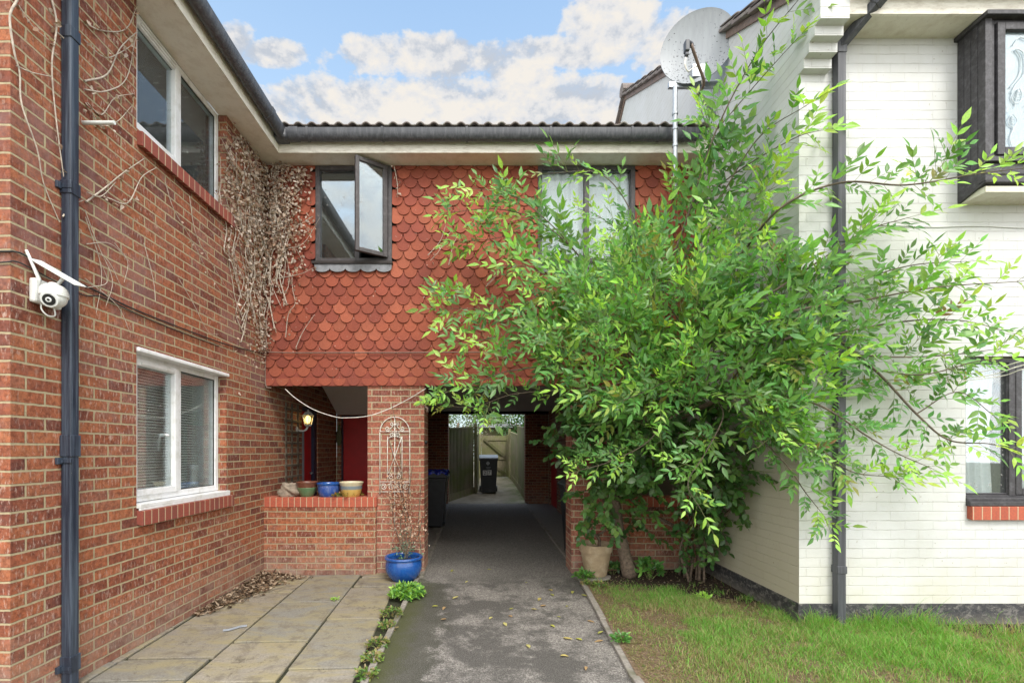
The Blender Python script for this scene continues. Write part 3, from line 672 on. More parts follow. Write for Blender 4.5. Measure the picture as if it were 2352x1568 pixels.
# ---------------------------------------------------------------- white house
WH = empty('white_house', (XR, YF, 0), 'white painted brick house on the right with a dark timber bay window', 'house')
WG = (3.857, 5.05, 1.03, 2.19); WBAY = (3.83, 5.2, 3.60, SZ-.02)
PZ = .215
mb = MB(); mb.prism([(XR, YF, PZ), (XR, 12.7, PZ), (XR, 12.7, 5.08), (XR, 8.18, 7.66), (XR, YF, 5.10)], (.24, 0, 0))
wall(mb, 'y', YF, XR+.24, 7.5, PZ, SZ+.1, [WG, WBAY], .24)
# stepped corbel at the eaves corner
for i in range(4): mb.box(XR-.004, XR+.215, YF-.06*(i+1), YF+.01, 4.44+.075*i, 4.515+.075*i+(.001 if i < 3 else .5))
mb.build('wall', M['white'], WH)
mb = MB(); mb.prism([(XR-.012, YF-.012, -.1), (XR-.012, 12.7, -.1), (XR-.012, 12.7, PZ), (XR-.012, YF-.012, PZ)], (.24, 0, 0)); mb.box(XR+.228, 7.5, YF-.012, YF+.2, -.1, PZ); mb.build('plinth', M['plinth'], WH)
FYR = 3.498
mb = MB(); mb.box(XR+.216, 7.5, FYR, YF+.02, 4.726, 4.746); mb.build('soffit', M['wsoffit'], WH)
mb = MB(); mb.box(XR+.217, 7.5, FYR-.022, FYR, 4.722, 4.86); mb.build('fascia', M['fascia'], WH)
mb = MB(); gutter(mb, 'x', FYR-.084, XR+.22, 7.5, 4.95); mb.build('gutter', M['gutter'], WH, smooth=True, autos=50)
a = math.atan(.57)
roofsheet('roof', WH, (XR-.06, 3.40, 5.02), (1, 0, 0), (0, math.cos(a), math.sin(a)), 5.0, 5.62)
roofsheet('roof_back_slope', WH, (XR-.06, 12.96, 5.02), (1, 0, 0), (0, -math.cos(a), math.sin(a)), 5.0, 5.62)
mb = MB()                                    # verge: mortar bedding and overlapping tile ends
for side in (1, -1):
    for k in range(17):
        s0 = k*.33; Y0 = 3.40 if side > 0 else 12.96
        c = Vector((XR-.03, Y0+side*math.cos(a)*(s0+.17), 5.02+math.sin(a)*(s0+.17)-.02))
        mb.cbox(c, (.09, .35, .032), Matrix.Rotation(side*(a-R(3.5)), 4, 'X'))
mb.build('verge_tiles', M['roof'], WH, bevel=.006)
mb = MB(); mb.prism([(XR-.022, 3.45, 4.93), (XR-.022, 8.18, 7.63), (XR-.022, 12.9, 4.95), (XR-.022, 12.9, 5.01), (XR-.022, 8.18, 7.70), (XR-.022, 3.45, 5.0)], (.02, 0, 0)); mb.build('bargeboard', M['rust'], WH)
mb = MB(); mb.tube([(XR-.08, 8.18, 7.80), (7.5, 8.18, 7.80)], .11, 12); mb.build('ridge_tiles', M['roof'], WH, smooth=True, autos=40)
# downpipe with offset swan neck
mb = MB(); mb.box(2.781, 2.846, 3.617, 3.680, 0, 4.62)
dp = mb.build('downpipe', M['gutter'], WH, bevel=.006)
q = [Vector((2.813, 3.648, 4.62)), Vector((2.955, 3.44, 4.80)), Vector((2.975, 3.415, 4.93))]
mb = MB(); mb.cbox((2.813, 3.648, 4.60), (.074, .074, .09))
for A, B in ((q[0], q[1]), (q[1], q[2])):
    d = B-A; Rm = d.to_track_quat('Z', 'Y').to_matrix().to_4x4(); mb.cbox((A+B)/2, (.064, .064, d.length+.03), Rm)
mb.cbox((2.955, 3.44, 4.80), (.076, .076, .07), (q[1]-q[0]).to_track_quat('Z', 'Y').to_matrix().to_4x4()); mb.cbox((2.975, 3.415, 4.88), (.076, .076, .05))
mb.build('swan_neck', M['gutter'], dp, bevel=.004)
for z in (3.10, .50, 1.9):
    mb = MB(); mb.box(2.776, 2.851, 3.612, 3.685, z-.03, z+.03); mb.build('pipe_socket', M['gutter'], dp, bevel=.004)
# bay window
bx0, bx1, by = 3.79, 5.3, 3.48
BB = MB(); BB.box(bx0, bx0+.02, by+.03, YF-.001, 3.60, 4.70)
for k in range(3): y = by+.055+k*.052; BB.box(bx0-.004, bx0+.001, y, y+.046, 3.60, 4.70)
BB.box(bx0-.006, bx0+.045, by-.003, by+.05, 3.47, 4.70)
bay = BB.build('bay_window', M['bframe'], WH, bevel=.003)
mb = MB(); mb.prism([(bx0-.001, by, 3.62), (bx0-.001, YF-.001, 3.62), (bx0-.001, YF-.001, 3.40), (bx0-.001, by, 3.46)], (bx1-bx0, 0, 0)); mb.box(bx0-.012, bx1, by-.03, by+.02, 3.60, 3.635); mb.box(bx0-.004, bx1, by-.006, by+.002, 3.515, 3.59); mb.build('bay_skirt', M['bframe'], bay, bevel=.003)
mb = MB(); mb.box(bx0+.02, bx1, by+.02, YF, 3.395, 3.44); mb.build('bay_underside', M['wsoffit'], bay)
mb = MB(); mb.box(bx0-.03, bx1, by-.04, YF, 4.690, 4.723); mb.build('bay_head', M['bframe'], bay, bevel=.003)
mb = MB(); ring(mb, 'y', by+.01, by+.06, bx0+.045, 4.66, 3.637, 4.689, .032); ring(mb, 'y', by-.004, by+.05, bx0+.088, 4.62, 3.665, 4.665, .058); ring(mb, 'y', by+.01, by+.06, 4.66, bx1, 3.637, 4.689, .05); mb.build('bay_casement', M['bframe'], bay, bevel=.004)
gx0, gx1, gz0, gz1 = bx0+.14, 4.57, 3.715, 4.615
mb = MB(); mb.box(gx0, gx1, by+.018, by+.022, gz0, gz1); mb.box(4.70, bx1-.04, by+.03, by+.034, 3.68, 4.64); mb.build('bay_pane', M['glassb'], bay)
mb = MB(); mb.box(gx0, gx1, by+.026, by+.030, gz0, gz1); mb.box(4.70, bx1-.04, by+.038, by+.042, 3.68, 4.64); mb.build('frosted_film', M['frost'], bay)
def leafdecal(mb, cx, cz, s, rot, y):
    n = 14; out = []
    for k in range(n+1):
        t = k/n; wv = math.sin(math.pi*t)**.8*.42*s*(1-.35*t); out.append((t*s, wv))
    pts = [(a, b) for a, b in out]+[(a, -b) for a, b in out[::-1]]
    def tr(p): return (cx+p[0]*math.cos(rot)-p[1]*math.sin(rot), y, cz+p[0]*math.sin(rot)+p[1]*math.cos(rot))
    mb.tube([tr(p) for p in pts[:-1]], .0026*s/.1, 5, closed=True)
    mb.tube([tr((-.25*s, 0)), tr((s, 0))], .0022*s/.1, 5)
    for t in (.25, .42, .59, .74):
        for sg in (1, -1): mb.tube([tr((t*s, 0)), tr((t*s+.12*s, sg*.26*s*(1.1-t)))], .0022*s/.1, 5)
mb = MB()
for cx, cz, s, r in ((4.01, 3.88, .10, 1.6), (4.02, 3.97, .0, 1), (4.03, 4.06, .12, 1.35), (3.96, 4.0, .08, 2.4), (4.12, 4.02, .08, .9), (4.3, 3.85, .13, 1.2), (4.42, 4.2, .13, 1.9), (4.2, 3.95, .1, 2.1), (4.35, 4.45, .1, 1.2)):
    if s: leafdecal(mb, cx, cz, s, r, by+.015)
for c in ([(4.0, 3.74), (3.99, 3.80), (4.02, 3.88)], [(3.99, 4.18), (4.06, 4.28), (4.07, 4.40), (4.03, 4.47), (4.09, 4.44), (4.10, 4.30), (4.03, 4.20), (4.0, 4.14)], [(4.01, 4.50), (4.06, 4.56), (4.12, 4.54)], [(4.25, 3.75), (4.35, 4.05), (4.3, 4.3), (4.4, 4.55)]):
    mb.tube(crom([(x, by+.015, z) for x, z in c], 5), .0035, 5)
mb.build('leaf_decal', M['decal'], bay)
# lower right window
x0, x1, z0, z1 = WG
mb = MB(); ring(mb, 'y', YF+.04, YF+.10, x0+.003, x1, z0+.005, z1-.002, .042); mb.box(4.245, 4.300, YF+.035, YF+.1, z0+.04, z1-.04)
wg = mb.build('window', M['bframe'], WH, bevel=.005)
mb = MB(); ring(mb, 'y', YF+.03, YF+.08, 4.296, x1-.03, z0+.05, z1-.04, .05); ring(mb, 'y', YF+.046, YF+.08, x0+.04, 4.25, z0+.05, z1-.04, .012); mb.build('sash', M['bframe'], wg, bevel=.004)
mb = MB(); mb.box(x0-.0, x1, YF-.035, YF+.045, z0-.035, z0+.004); mb.box(x0, x1, YF-.01, YF+.03, z0+.004, z0+.03); mb.build('sill', M['bframe'], wg, bevel=.005)
mb = MB(); mb.box(x0+.05, 4.24, YF+.064, YF+.068, z0+.06, z1-.05); mb.box(4.34, x1-.07, YF+.062, YF+.066, z0+.1, z1-.09); mb.build('pane', M['glassb'], wg)
curtain_mesh(x0+.03, 4.20, YF+.125, z0+.01, z1-.02, .014, 5, 'net_curtain', wg, M['curtain'], gather=.10)
curtain_mesh(4.30, x1, YF+.125, z0+.01, z1-.02, .014, 7, 'net_curtain', wg, M['curtain'])
room('interior', 3.5, 6.5, YF+.245, 7.0, .5, 2.45, 'y0', M['room'], wg)
room('interior', 3.5, 6.5, YF+.245, 7.0, 2.8, 4.74, 'y0', M['room'], bay)
mb = MB(); mb.prism([(x0+.01, YF-.040, z0-.038), (x0+.01, YF+.03, z0-.030), (x0+.01, YF+.03, z0-.13), (x0+.01, YF-.040, z0-.145)], (x1-x0, 0, 0)); mb.build('brick_sill', M['sillx'], WH, bevel=.003)
# ================================================================ ground
def sheet(name, pts, z, mat, kind='structure', parent=None):
    mb = MB(); mb.quad(*[(x, y, z) for x, y in pts]); o = mb.build(name, mat, parent); return tag(o, kind=kind)
G = 60
tag(MB().quad((-G, -G, -.08), (G, -G, -.08), (G, G*1.5, -.08), (-G, G*1.5, -.08)).build('ground', M['earth']), kind='structure')
sheet('path', [(-.72, -4), (1.34, -4), (.925, 2.9), (1.10, 5.9), (1.115, 12.4), (-.889, 12.4), (-.72, 5.4)], 0, M['tarmac'])
sheet('patio_bed', [(XL-3, -3), (-.74, -3), (-.74, 5.6), (XL-3, 5.6)], -.018, M['joint'])
sheet('porch_floor', [(XL, 5.6), (-.72, 5.6), (-.90, 12.4), (XL, 12.4)], -.002, M['pconc'])
sheet('porch_floor', [(1.10, 5.95), (XR, 5.95), (XR, 12.4), (1.12, 12.4)], -.002, M['pconc'])
mb = MB(); mb.add([(-1.5, 12.4, .0), (1.3, 12.4, 0), (1.3, 18, .45), (-1.5, 18, .45), (-1.5, 40, .5), (1.3, 40, .5)], [(0, 1, 2, 3), (3, 2, 5, 4)]); tag(mb.build('rear_path', M['concrete']), kind='structure')
mb = MB(); mb.add([(-30, 12.7, -.02), (30, 12.7, -.02), (30, 18, .40), (-30, 18, .40), (-30, 60, .45), (30, 60, .45)], [(0, 1, 2, 3), (3, 2, 5, 4)]); tag(mb.build('rear_ground', M['earth']), kind='structure')
# kerb edgings: short concrete lengths
def kerb(pts, w, h):
    mb = MB(); pts = [Vector((*p, 0)) for p in pts]
    for A, B in zip(pts, pts[1:]):
        L = (B-A).length; n = max(1, int(round(L/.9))); d = (B-A)/n; Rm = Matrix.Rotation(math.atan2(-d.x, d.y), 4, 'Z')
        for k in range(n):
            c = A+d*(k+.5); c.z = h/2-.05+random.uniform(-.004, .004); mb.cbox(c, (w, d.length-.008, h+.1), Rm)
    return tag(mb.build('kerb', M['kerb'], bevel=.006), kind='structure')
kerb([(-.735, -2), (-.735, 5.15)], .045, .018); kerb([(-.705, 5.2), (-.86, 12.35)], .06, .022)
kerb([(1.24, -2), (.95, 2.9), (1.12, 5.8), (1.13, 12.35)], .055, .026)
# paving slabs, laid slightly askew to the wall
def slabs():
    mb = MB(); th = -.048; org = Vector((-1.30, 3.2, 0)); rot = Matrix.Rotation(-th, 4, 'Z')
    rot = Matrix.Translation(org) @ Matrix.Rotation(R(2.7), 4, 'Z') @ Matrix.Translation(-org)
    bounds = [(-3.2, -2.49), (-2.475, -1.885), (-1.87, -1.31), (-1.295, -.83)]
    rows = [[-1.6, -.7, .2, 1.1, 1.7, 2.3, 2.9, 3.2, 3.82, 4.42, 5.3], [-1.2, -.3, .6, 1.5, 2.1, 2.92, 3.23, 3.82, 4.72, 5.36],
            [-1.5, -.6, .3, 1.2, 2.0, 2.88, 3.486, 4.40, 5.36], [-1.4, -.5, .4, 1.3, 2.14, 3.04, 3.94, 4.86, 5.2, 5.40]]
    cols = [(.25, .235, .20), (.28, .25, .20), (.23, .22, .19), (.26, .235, .195), (.285, .26, .22)]
    for (a, b), rr in zip(bounds, rows):
        for y0, y1 in zip(rr, rr[1:]):
            c = random.choice(cols); q = random.uniform(.9, 1.1); mb.cur = (c[0]*q, c[1]*q, c[2]*q, 1)
            z = random.uniform(-.005, .004); j = .006
            T = rot @ Matrix.Rotation(random.uniform(-.004, .004), 4, 'Z')
            mb.box(a+j, b-j, y0+.011, y1-.011, -.05, z, T)
    return tag(mb.build('paving', M['slab'], bevel=.006), kind='structure')
slabs()
# lawn base with soft undulation
def fbm(x, y):
    return (np.sin(x*1.7+y*.6)+np.sin(x*.8-y*2.1+1.3)+.5*np.sin(x*4.1+y*3.3)+.5*np.sin(-x*3.2+y*5.1+2))/3
def gz(x, y): return .022+.035*np.clip((x-1.0)/1.5, 0, 1)+.008*fbm(x*2, y*2)
xs = np.linspace(0, 1, 90); ys = np.linspace(-3, 5.9, 120)
V = []; Q = []
for y in ys:
    xe = np.interp(y, [-3, 2.9, 5.8, 6], [1.30, .965, 1.135, 1.14])
    for t in xs: x = xe+(9-xe)*t**1.7; V.append((x, y, float(gz(x, y))))
for j in range(len(ys)-1):
    for i in range(len(xs)-1): a = j*90+i; Q.append((a, a+1, a+91, a+90))
tag(npmesh('lawn_soil', V, Q, [], M['soil'], smooth=True), kind='structure')
# grass blades
def hash2(x, y):
    v = np.sin(x*12.9898+y*78.233)*43758.5453; return v-np.floor(v)
def vnoise(x, y, s):
    x = x*s; y = y*s; xi = np.floor(x); yi = np.floor(y); fx = x-xi; fy = y-yi; fx = fx*fx*(3-2*fx); fy = fy*fy*(3-2*fy)
    a = hash2(xi, yi); b = hash2(xi+1, yi); c = hash2(xi, yi+1); d = hash2(xi+1, yi+1)
    return (a*(1-fx)+b*fx)*(1-fy)+(c*(1-fx)+d*fx)*fy
def grass():
    N = 300000
    x = 1.0+rng.random(N)**1.15*5.6; y = 1.9+rng.random(N)*3.6
    n1 = vnoise(x+9, y+3, 2.3)*.6+vnoise(x, y, 7)*.4
    xe = np.interp(y, [2.9, 5.8], [.985, 1.15])
    soilf = np.clip(((y+.55*x)-5.35)/.5, 0, 1)                       # dark bed in the corner
    edge = np.clip((x-xe)/.66, 0, 1)
    dens = (.14+.86*edge**1.1)*np.clip((n1-.27)*4.2, .10, 1)
    dens = np.where((x > 2.5), np.maximum(dens, .42), dens)
    wallin = (y > YF-.03) & (x > XR-.03)
    keep = (x > xe) & (rng.random(N) < dens*(1-soilf*.985)) & ~wallin & (y < 5.3)
    keep &= ((x > 2.45) | (y+.55*x < 5.95))
    x, y, n1, edge, soilf = x[keep], y[keep], n1[keep], edge[keep], soilf[keep]; n = len(x)
    rich = np.clip(edge*.55+(n1-.3)*.9+np.clip(x-2.2, 0, 1)*.55, 0, 1)
    h = (.014+.034*rich)*(.6+.9*rng.random(n)); nearw = np.exp(-((y-YF)/.12)**2)*(x > 2.5)
    h *= (.55+.9*vnoise(x+2, y+7, 5.))*(1+1.5*nearw*(.3+rng.random(n))); h[rng.random(n) < .01] *= 1.8
    tuft = (vnoise(x+4, y+11, 3.1) > .72)&(x > 3.0); h[tuft] *= 1.6
    a = rng.random(n)*2*np.pi; w = .0012+.0014*rng.random(n); lean = h*(.25+.9*rng.random(n)); la = rng.random(n)*2*np.pi
    z = gz(x, y)-.003; dx, dy = np.cos(a)*w, np.sin(a)*w; lx, ly = np.cos(la)*lean, np.sin(la)*lean
    b0 = np.stack([x-dx, y-dy, z], 1); b1 = np.stack([x+dx, y+dy, z], 1)
    m0 = np.stack([x-dx*.7+lx*.35, y-dy*.7+ly*.35, z+h*.6], 1); m1 = np.stack([x+dx*.7+lx*.35, y+dy*.7+ly*.35, z+h*.6], 1)
    tp = np.stack([x+lx, y+ly, z+h], 1); V = np.stack([b0, b1, m1, m0, tp], 1).reshape(-1, 3); i = np.arange(n)*5
    Q = np.stack([i, i+1, i+2, i+3], 1); T = np.stack([i+3, i+2, i+4], 1)
    g = np.array([.12, .32, .045]); g2 = np.array([.24, .50, .09]); dry = np.array([.42, .36, .19]); pal = np.array([.34, .36, .13])
    r = rng.random(n)[:, None]; c = g*(1-r)+g2*r; dmix = (rng.random(n) < (.48-.44*rich)+np.clip((vnoise(x+31, y+17, 1.9)-.45)*2.6, 0, 1)*.32); c[dmix] = (dry*(.6+.6*r))[dmix]
    pm = rng.random(n) < .15; c[pm] = pal
    # flattened thatch and straw between the tufts
    N2 = 70000; x = 1.0+rng.random(N2)**1.1*4.6; y = 2.2+rng.random(N2)*3.0; xe = np.interp(y, [2.9, 5.8], [.985, 1.15])
    k = (x > xe) & ~((y > YF-.02) & (x > XR-.02)) & ((y+.55*x < 5.5)); x, y = x[k], y[k]; m = len(x); a = rng.random(m)*2*np.pi; L = .012+.03*rng.random(m); w = .0012+.001*rng.random(m); z = gz(x, y)+.002+.010*rng.random(m)
    ca, sa = np.cos(a), np.sin(a); A0 = np.stack([x-sa*w, y+ca*w, z], 1); A1 = np.stack([x+sa*w, y-ca*w, z], 1); zz = z+.008*rng.random(m); B0 = np.stack([x+ca*L-sa*w*.6, y+sa*L+ca*w*.6, zz], 1); B1 = np.stack([x+ca*L+sa*w*.6, y+sa*L-ca*w*.6, zz], 1)
    V2 = np.stack([A0, A1, B1, B0], 1).reshape(-1, 3); i2 = np.arange(m)*4+len(V); Q2 = np.stack([i2, i2+1, i2+2, i2+3], 1)
    pal2 = np.array([[.40, .33, .19], [.30, .22, .12], [.20, .13, .08], [.24, .26, .09], [.15, .22, .05]]); c2 = pal2[rng.integers(0, 5, m)]*(.7+.6*rng.random(m))[:, None]
    o = npmesh('grass', np.concatenate([V, V2]), np.concatenate([Q, Q2]), T, M['grass'], tint=np.concatenate([np.repeat(c, 5, 0), np.repeat(c2, 4, 0)])); return tag(o, 'patchy green and straw coloured lawn grass beside the path', 'grass', kind='stuff')
grass()
# ================================================================ fittings on the walls
def wp(px, py, off=.012): v = WL(px, py); v.x += off; return v
# security camera
c = Vector((-2.425, 2.607, 2.305))
CM = empty('security_camera', (XL, 2.66, 2.33), 'white dome security camera with two aerials on the left brick wall', 'camera')
mb = MB(); mb.box(XL+.001, XL+.040, 2.575, 2.745, 2.268, 2.405); mb.build('mounting_box', M['wplastic'], CM, bevel=.012)
mb = MB(); mb.tube([(XL+.03, 2.66, 2.335), (c.x, c.y+.01, 2.335)], .026, 12); mb.build('arm', M['wplastic'], CM, smooth=True, autos=40)
mb = MB(); mb.lathe([(0, .075), (.022, .075), (.025, .066), (.045, .060), (.060, .044), (.066, .02), (.066, 0), (.062, -.004), (.0, -.004)], c, 28); mb.build('cap', M['wplastic'], CM, smooth=True, autos=40)
mb = MB(); prof = [(.060*math.cos(t), -.060*math.sin(t)) for t in [R(k*10) for k in range(10)]]; mb.lathe(prof, c-Vector((0, 0, .003)), 28); hd = mb.build('dome_head', M['wplastic'], CM, smooth=True)
dr = (Vector((.30, -.86, -.36))).normalized(); Rm = dr.to_track_quat('Z', 'Y').to_matrix().to_4x4(); fc = c+Vector((0, 0, -.012))+dr*.030
mb = MB(); mb.lathe([(.044, -.01), (.044, .018), (.040, .024), (0, .024)], fc, 24, Rm); fp = mb.build('face_plate', M['wplastic'], hd, smooth=True, autos=40)
mb = MB(); mb.lathe([(.030, .025), (.030, .027), (0, .027)], fc, 24, Rm); mb.build('lens_window', M['blackp'], hd)
mb = MB(); mb.lathe([(.014, .028), (.013, .033), (.008, .034), (.008, .031), (0, .031)], fc, 20, Rm); mb.build('lens_ring', M['wplastic'], hd, smooth=True, autos=40)
mb = MB(); mb.lathe([(.0065, .032), (0, .036)], fc, 16, Rm); mb.build('lens', M['blackp'], hd)
mb = MB(); mb.tube([(XL+.03, 2.60, 2.36), (XL+.035, 2.605, 2.40), (XL+.015, 2.55, 2.545)], [.010, .010, .007], 8); mb.build('aerial', M['wplastic'], CM, smooth=True)
mb = MB(); mb.tube([(XL+.12, 2.63, 2.385), (XL+.15, 2.64, 2.435)], .009, 8); mb.build('aerial', M['wplastic'], CM, smooth=True)
mb = MB(); A = P(80, 596, 2.60); B = P(186, 657, 2.62); d = (B-A); mb.cbox((A+B)/2, (d.length, .075, .006), d.to_track_quat('X', 'Z').to_matrix().to_4x4() @ Matrix.Rotation(R(12), 4, 'X')); mb.build('solar_panel', M['wplastic'], CM, bevel=.002)
mb = MB(); mb.tube(crom([(XL+.03, 2.62, 2.27), (XL+.035, 2.62, 2.235), (XL+.06, 2.63, 2.205), (XL+.10, 2.63, 2.205), (XL+.105, 2.62, 2.245)], 6), .0042, 8); mb.build('lead', M['wplastic'], CM, smooth=True)
# cables clipped to the left wall and tiles
def cable(name, pts, r, mat, label, cat, group=None, k=6, parent=None):
    mb = MB(); mb.tube(crom(pts, k), r, 6); return tag(mb.build(name, mat, parent, smooth=True), label, cat, group)
cable('cable', [(XL-1, YC-.01, 2.50), (XL-.1, YC-.012, 2.50)]+[wp(x, y) for x, y in ((28, 578), (60, 590), (130, 628), (200, 660), (300, 708), (400, 748), (500, 785), (560, 802), (607, 812))], .0055, M['cable'], 'upper black cable sagging along the left brick wall towards the tiles', 'cable')
cable('cable', [(XL-1, YC-.01, 2.42), (XL-.1, YC-.012, 2.44)]+[wp(x, y) for x, y in ((28, 600), (70, 618), (130, 650), (190, 678), (230, 682), (300, 716), (400, 758), (500, 795))], .004, M['cable'], 'lower thinner black cable below the camera on the left brick wall', 'cable')
tc = [(XL+.012, YE-.055, 2.575)]+[(x, YE-.058+.004*math.sin(x*5), 2.568+.003*math.sin(x*9)) for x in (-2.2, -1.6, -1, -.4, .2, .9, 1.6, 2.4)]
cable('cable', tc, .0065, M['rust'], 'brown cable running straight across the hung red tiles', 'cable')
cable('cable', [(XL+.014, YE-.05, 2.57), (XL+.014, YE-.05, 2.45), (XL+.014, YE-.05, 2.25), (XL+.03, YE-.05, 2.17), (XL+.08, YE-.04, 2.16)], .006, M['rust'], 'short cable dropping down the inner corner beside the tiles', 'cable')
wr = random.Random(3)
cable('cable', [(3.02+.2*k, YF-.006, 3.23+.006*math.sin(k*1.7)-.002*k) for k in range(14)], .004, M['wplastic'], 'thin pale cable clipped across the white wall below the bay', 'cable')
cable('cord', [P(655, 893, 5.36), P(680, 915, 5.33), P(720, 940, 5.31), P(770, 957, 5.30), P(800, 959, 5.30), P(845, 955, 5.32), P(890, 940, 5.34), P(940, 915, 5.36), P(978, 892, 5.37)], .0046, M['cord'], 'white cord slung from the tiles across the brick pillar', 'cord')
for k, (a, b, cc, lab) in enumerate((((2380, 822), (2280, 848), (2150, 868), 'topmost of the three white washing lines by the lower right window'), ((2380, 832), (2270, 862), (2120, 872), 'middle of the three white washing lines by the lower right window'), ((2380, 842), (2290, 865), (2100, 880), 'lowest of the three white washing lines by the lower right window'))):
    cable('washing_line', [P(2700, 770+k*20, 3.0), P(*a, 3.15), P(*b, 3.3), P(*cc, 3.5), P(1900, 870, 4.0)], .0035, M['cord'], lab, 'washing line')
# satellite dish
SD = empty('satellite_dish', (2.05, 4.95, 5.33), 'speckled grey satellite dish on a galvanised pole bracketed to the white gable', 'satellite dish')
ctr = P(1601, 106, 4.85); nrm = Vector((-.42, -.90, .02)).normalized(); Rm = nrm.to_track_quat('Z', 'Y').to_matrix().to_4x4()
prof = [(0.355*t, .075*t*t-.075) for t in [k/14 for k in range(15)]]+[(.362, .004), (.362, -.008), (.352, -.010)]+[(.350*t, .075*t*t-.085) for t in [1-k/10 for k in range(11)]]
mb = MB(); mb.lathe([(r, z) for r, z in prof], ctr, 48, Rm, sx=1.0, sy=1.06); mb.build('reflector', M['dish'], SD, smooth=True, autos=50)
lnb = P(1583, 112, 4.44); bot = ctr+Vector((.13, -.06, -.36)); bot2 = P(1617, 190, 4.66)
mb = MB(); mb.tube(crom([bot2+Vector((.02, .16, -.0)), bot2, P(1604, 150, 4.54), P(1591, 112, 4.45), P(1587, 100, 4.45)], 5), .014, 8); mb.build('feed_arm', M['rust'], SD, smooth=True)
mb = MB(); q = (nrm*-1).to_track_quat('Z', 'Y').to_matrix().to_4x4(); mb.cbox(P(1577, 108, 4.44), (.042, .06, .105)); mb.cbox(P(1577, 126, 4.44), (.034, .04, .03)); mb.tube([P(1583, 100, 4.43), P(1588, 104, 4.52)], .024, 12); mb.build('receiver', M['gutter'], SD, bevel=.008)
mb = MB()
for o in (0, .012): mb.tube(crom([P(1574+o*150, 132, 4.44), P(1573+o*150, 150, 4.44), P(1580, 164, 4.46), P(1590, 158, 4.5), P(1602, 152+o*200, 4.55), P(1612, 165, 4.62), P(1612, 195, 4.7)], 5), .005, 6)
mb.build('lead', M['cord'], SD, smooth=True)
zb = 5.335; yb = 4.95
mb = MB(); mb.box(1.985, XR-.001, yb-.02, yb+.02, zb-.02, zb+.04); br = mb.build('wall_bracket', M['galv'], SD, bevel=.003)
d = Vector((.30, .10, -.26)); A = Vector((2.24, yb-.02, zb)); mb = MB(); mb.cbox(A+d/2, (.035, .03, d.length), d.to_track_quat('Z', 'Y').to_matrix().to_4x4()); mb.box(2.20, 2.34, yb-.10, yb-.02, zb+.03, zb+.16); mb.build('strut', M['galv'], SD, bevel=.003)
mb = MB(); mb.tube([(2.045, yb-.03, zb-.02), (2.045, yb-.03, 4.15)], .024, 14); pl = mb.build('pole', M['galv'], SD, smooth=True, autos=40)
for z in (5.02, 4.86, 4.68): mb = MB(); mb.lathe([(.026, -.012), (.030, -.012), (.030, .012), (.026, .012)], (2.045, yb-.03, z), 14); mb.build('pole_clip', M['galv'], pl, smooth=True, autos=40)
# wall lantern beside the porch door
lc = Vector((XL+.15, 6.30, 1.86))
LN = empty('wall_lantern', (XL, 6.3, 1.72), 'pale metal coach lantern lit beside the red porch door', 'lamp')
mb = MB(); mb.tube(crom([(XL, 6.3, 1.72), (XL+.05, 6.3, 1.70), (XL+.12, 6.3, 1.715), (XL+.15, 6.3, 1.77)], 5), .013, 8); mb.lathe([(0, 0), (.045, 0), (.04, .015), (0, .02)], (XL, 6.3, 1.72), 14, Matrix.Rotation(R(90), 4, 'Y')); mb.build('arm', M['paleiron'], LN, smooth=True)
mb = MB(); mb.lathe([(.02, -.10), (.045, -.09), (.05, -.075), (.03, -.07)], lc, 6); mb.lathe([(.085, .05), (.075, .06), (.04, .095), (.012, .105), (.012, .125), (0, .13)], lc, 6)
for k in range(6): a = math.pi/3*k; mb.tube([lc+Vector((.05*math.cos(a), .05*math.sin(a), -.075)), lc+Vector((.078*math.cos(a), .078*math.sin(a), .055))], .004, 4)
mb.build('cage', M['paleiron'], LN)
mb = MB(); mb.lathe([(.047, -.074), (.074, .05)], lc, 6); mb.build('lantern_glass', M['lanternglass'], LN)
mb = MB(); mb.lathe([(0, -.06), (.02, -.05), (.034, -.01), (.034, .02), (.02, .045), (0, .05)], lc, 12); mb.build('bulb', M['bulb'], LN, smooth=True)
# timber trellis on the porch wall
mb = MB()
for y in (5.92, 6.10, 6.30): mb.box(XL+.002, XL+.022, y-.012, y+.012, .9, 2.05)
for z in np.arange(.95, 2.06, .145): mb.box(XL+.022, XL+.038, 5.84, 6.36, z-.012, z+.012)
tag(mb.build('timber_trellis', M['twigd']), 'dark timber trellis on the porch brickwork above the low wall', 'trellis')
mb = MB(); mb.lathe([(0, -.17), (.03, -.15), (.05, -.05), (.045, .05), (.02, .14), (.012, .2), (0, .2)], (-2.48, 7.93, 1.68), 14, Matrix.Scale(.35, 4, (0, 1, 0))); tag(mb.build('wooden_ornament', M['fenced'], smooth=True), 'brown wooden bat shaped ornament hanging beside the inner red door', 'ornament')
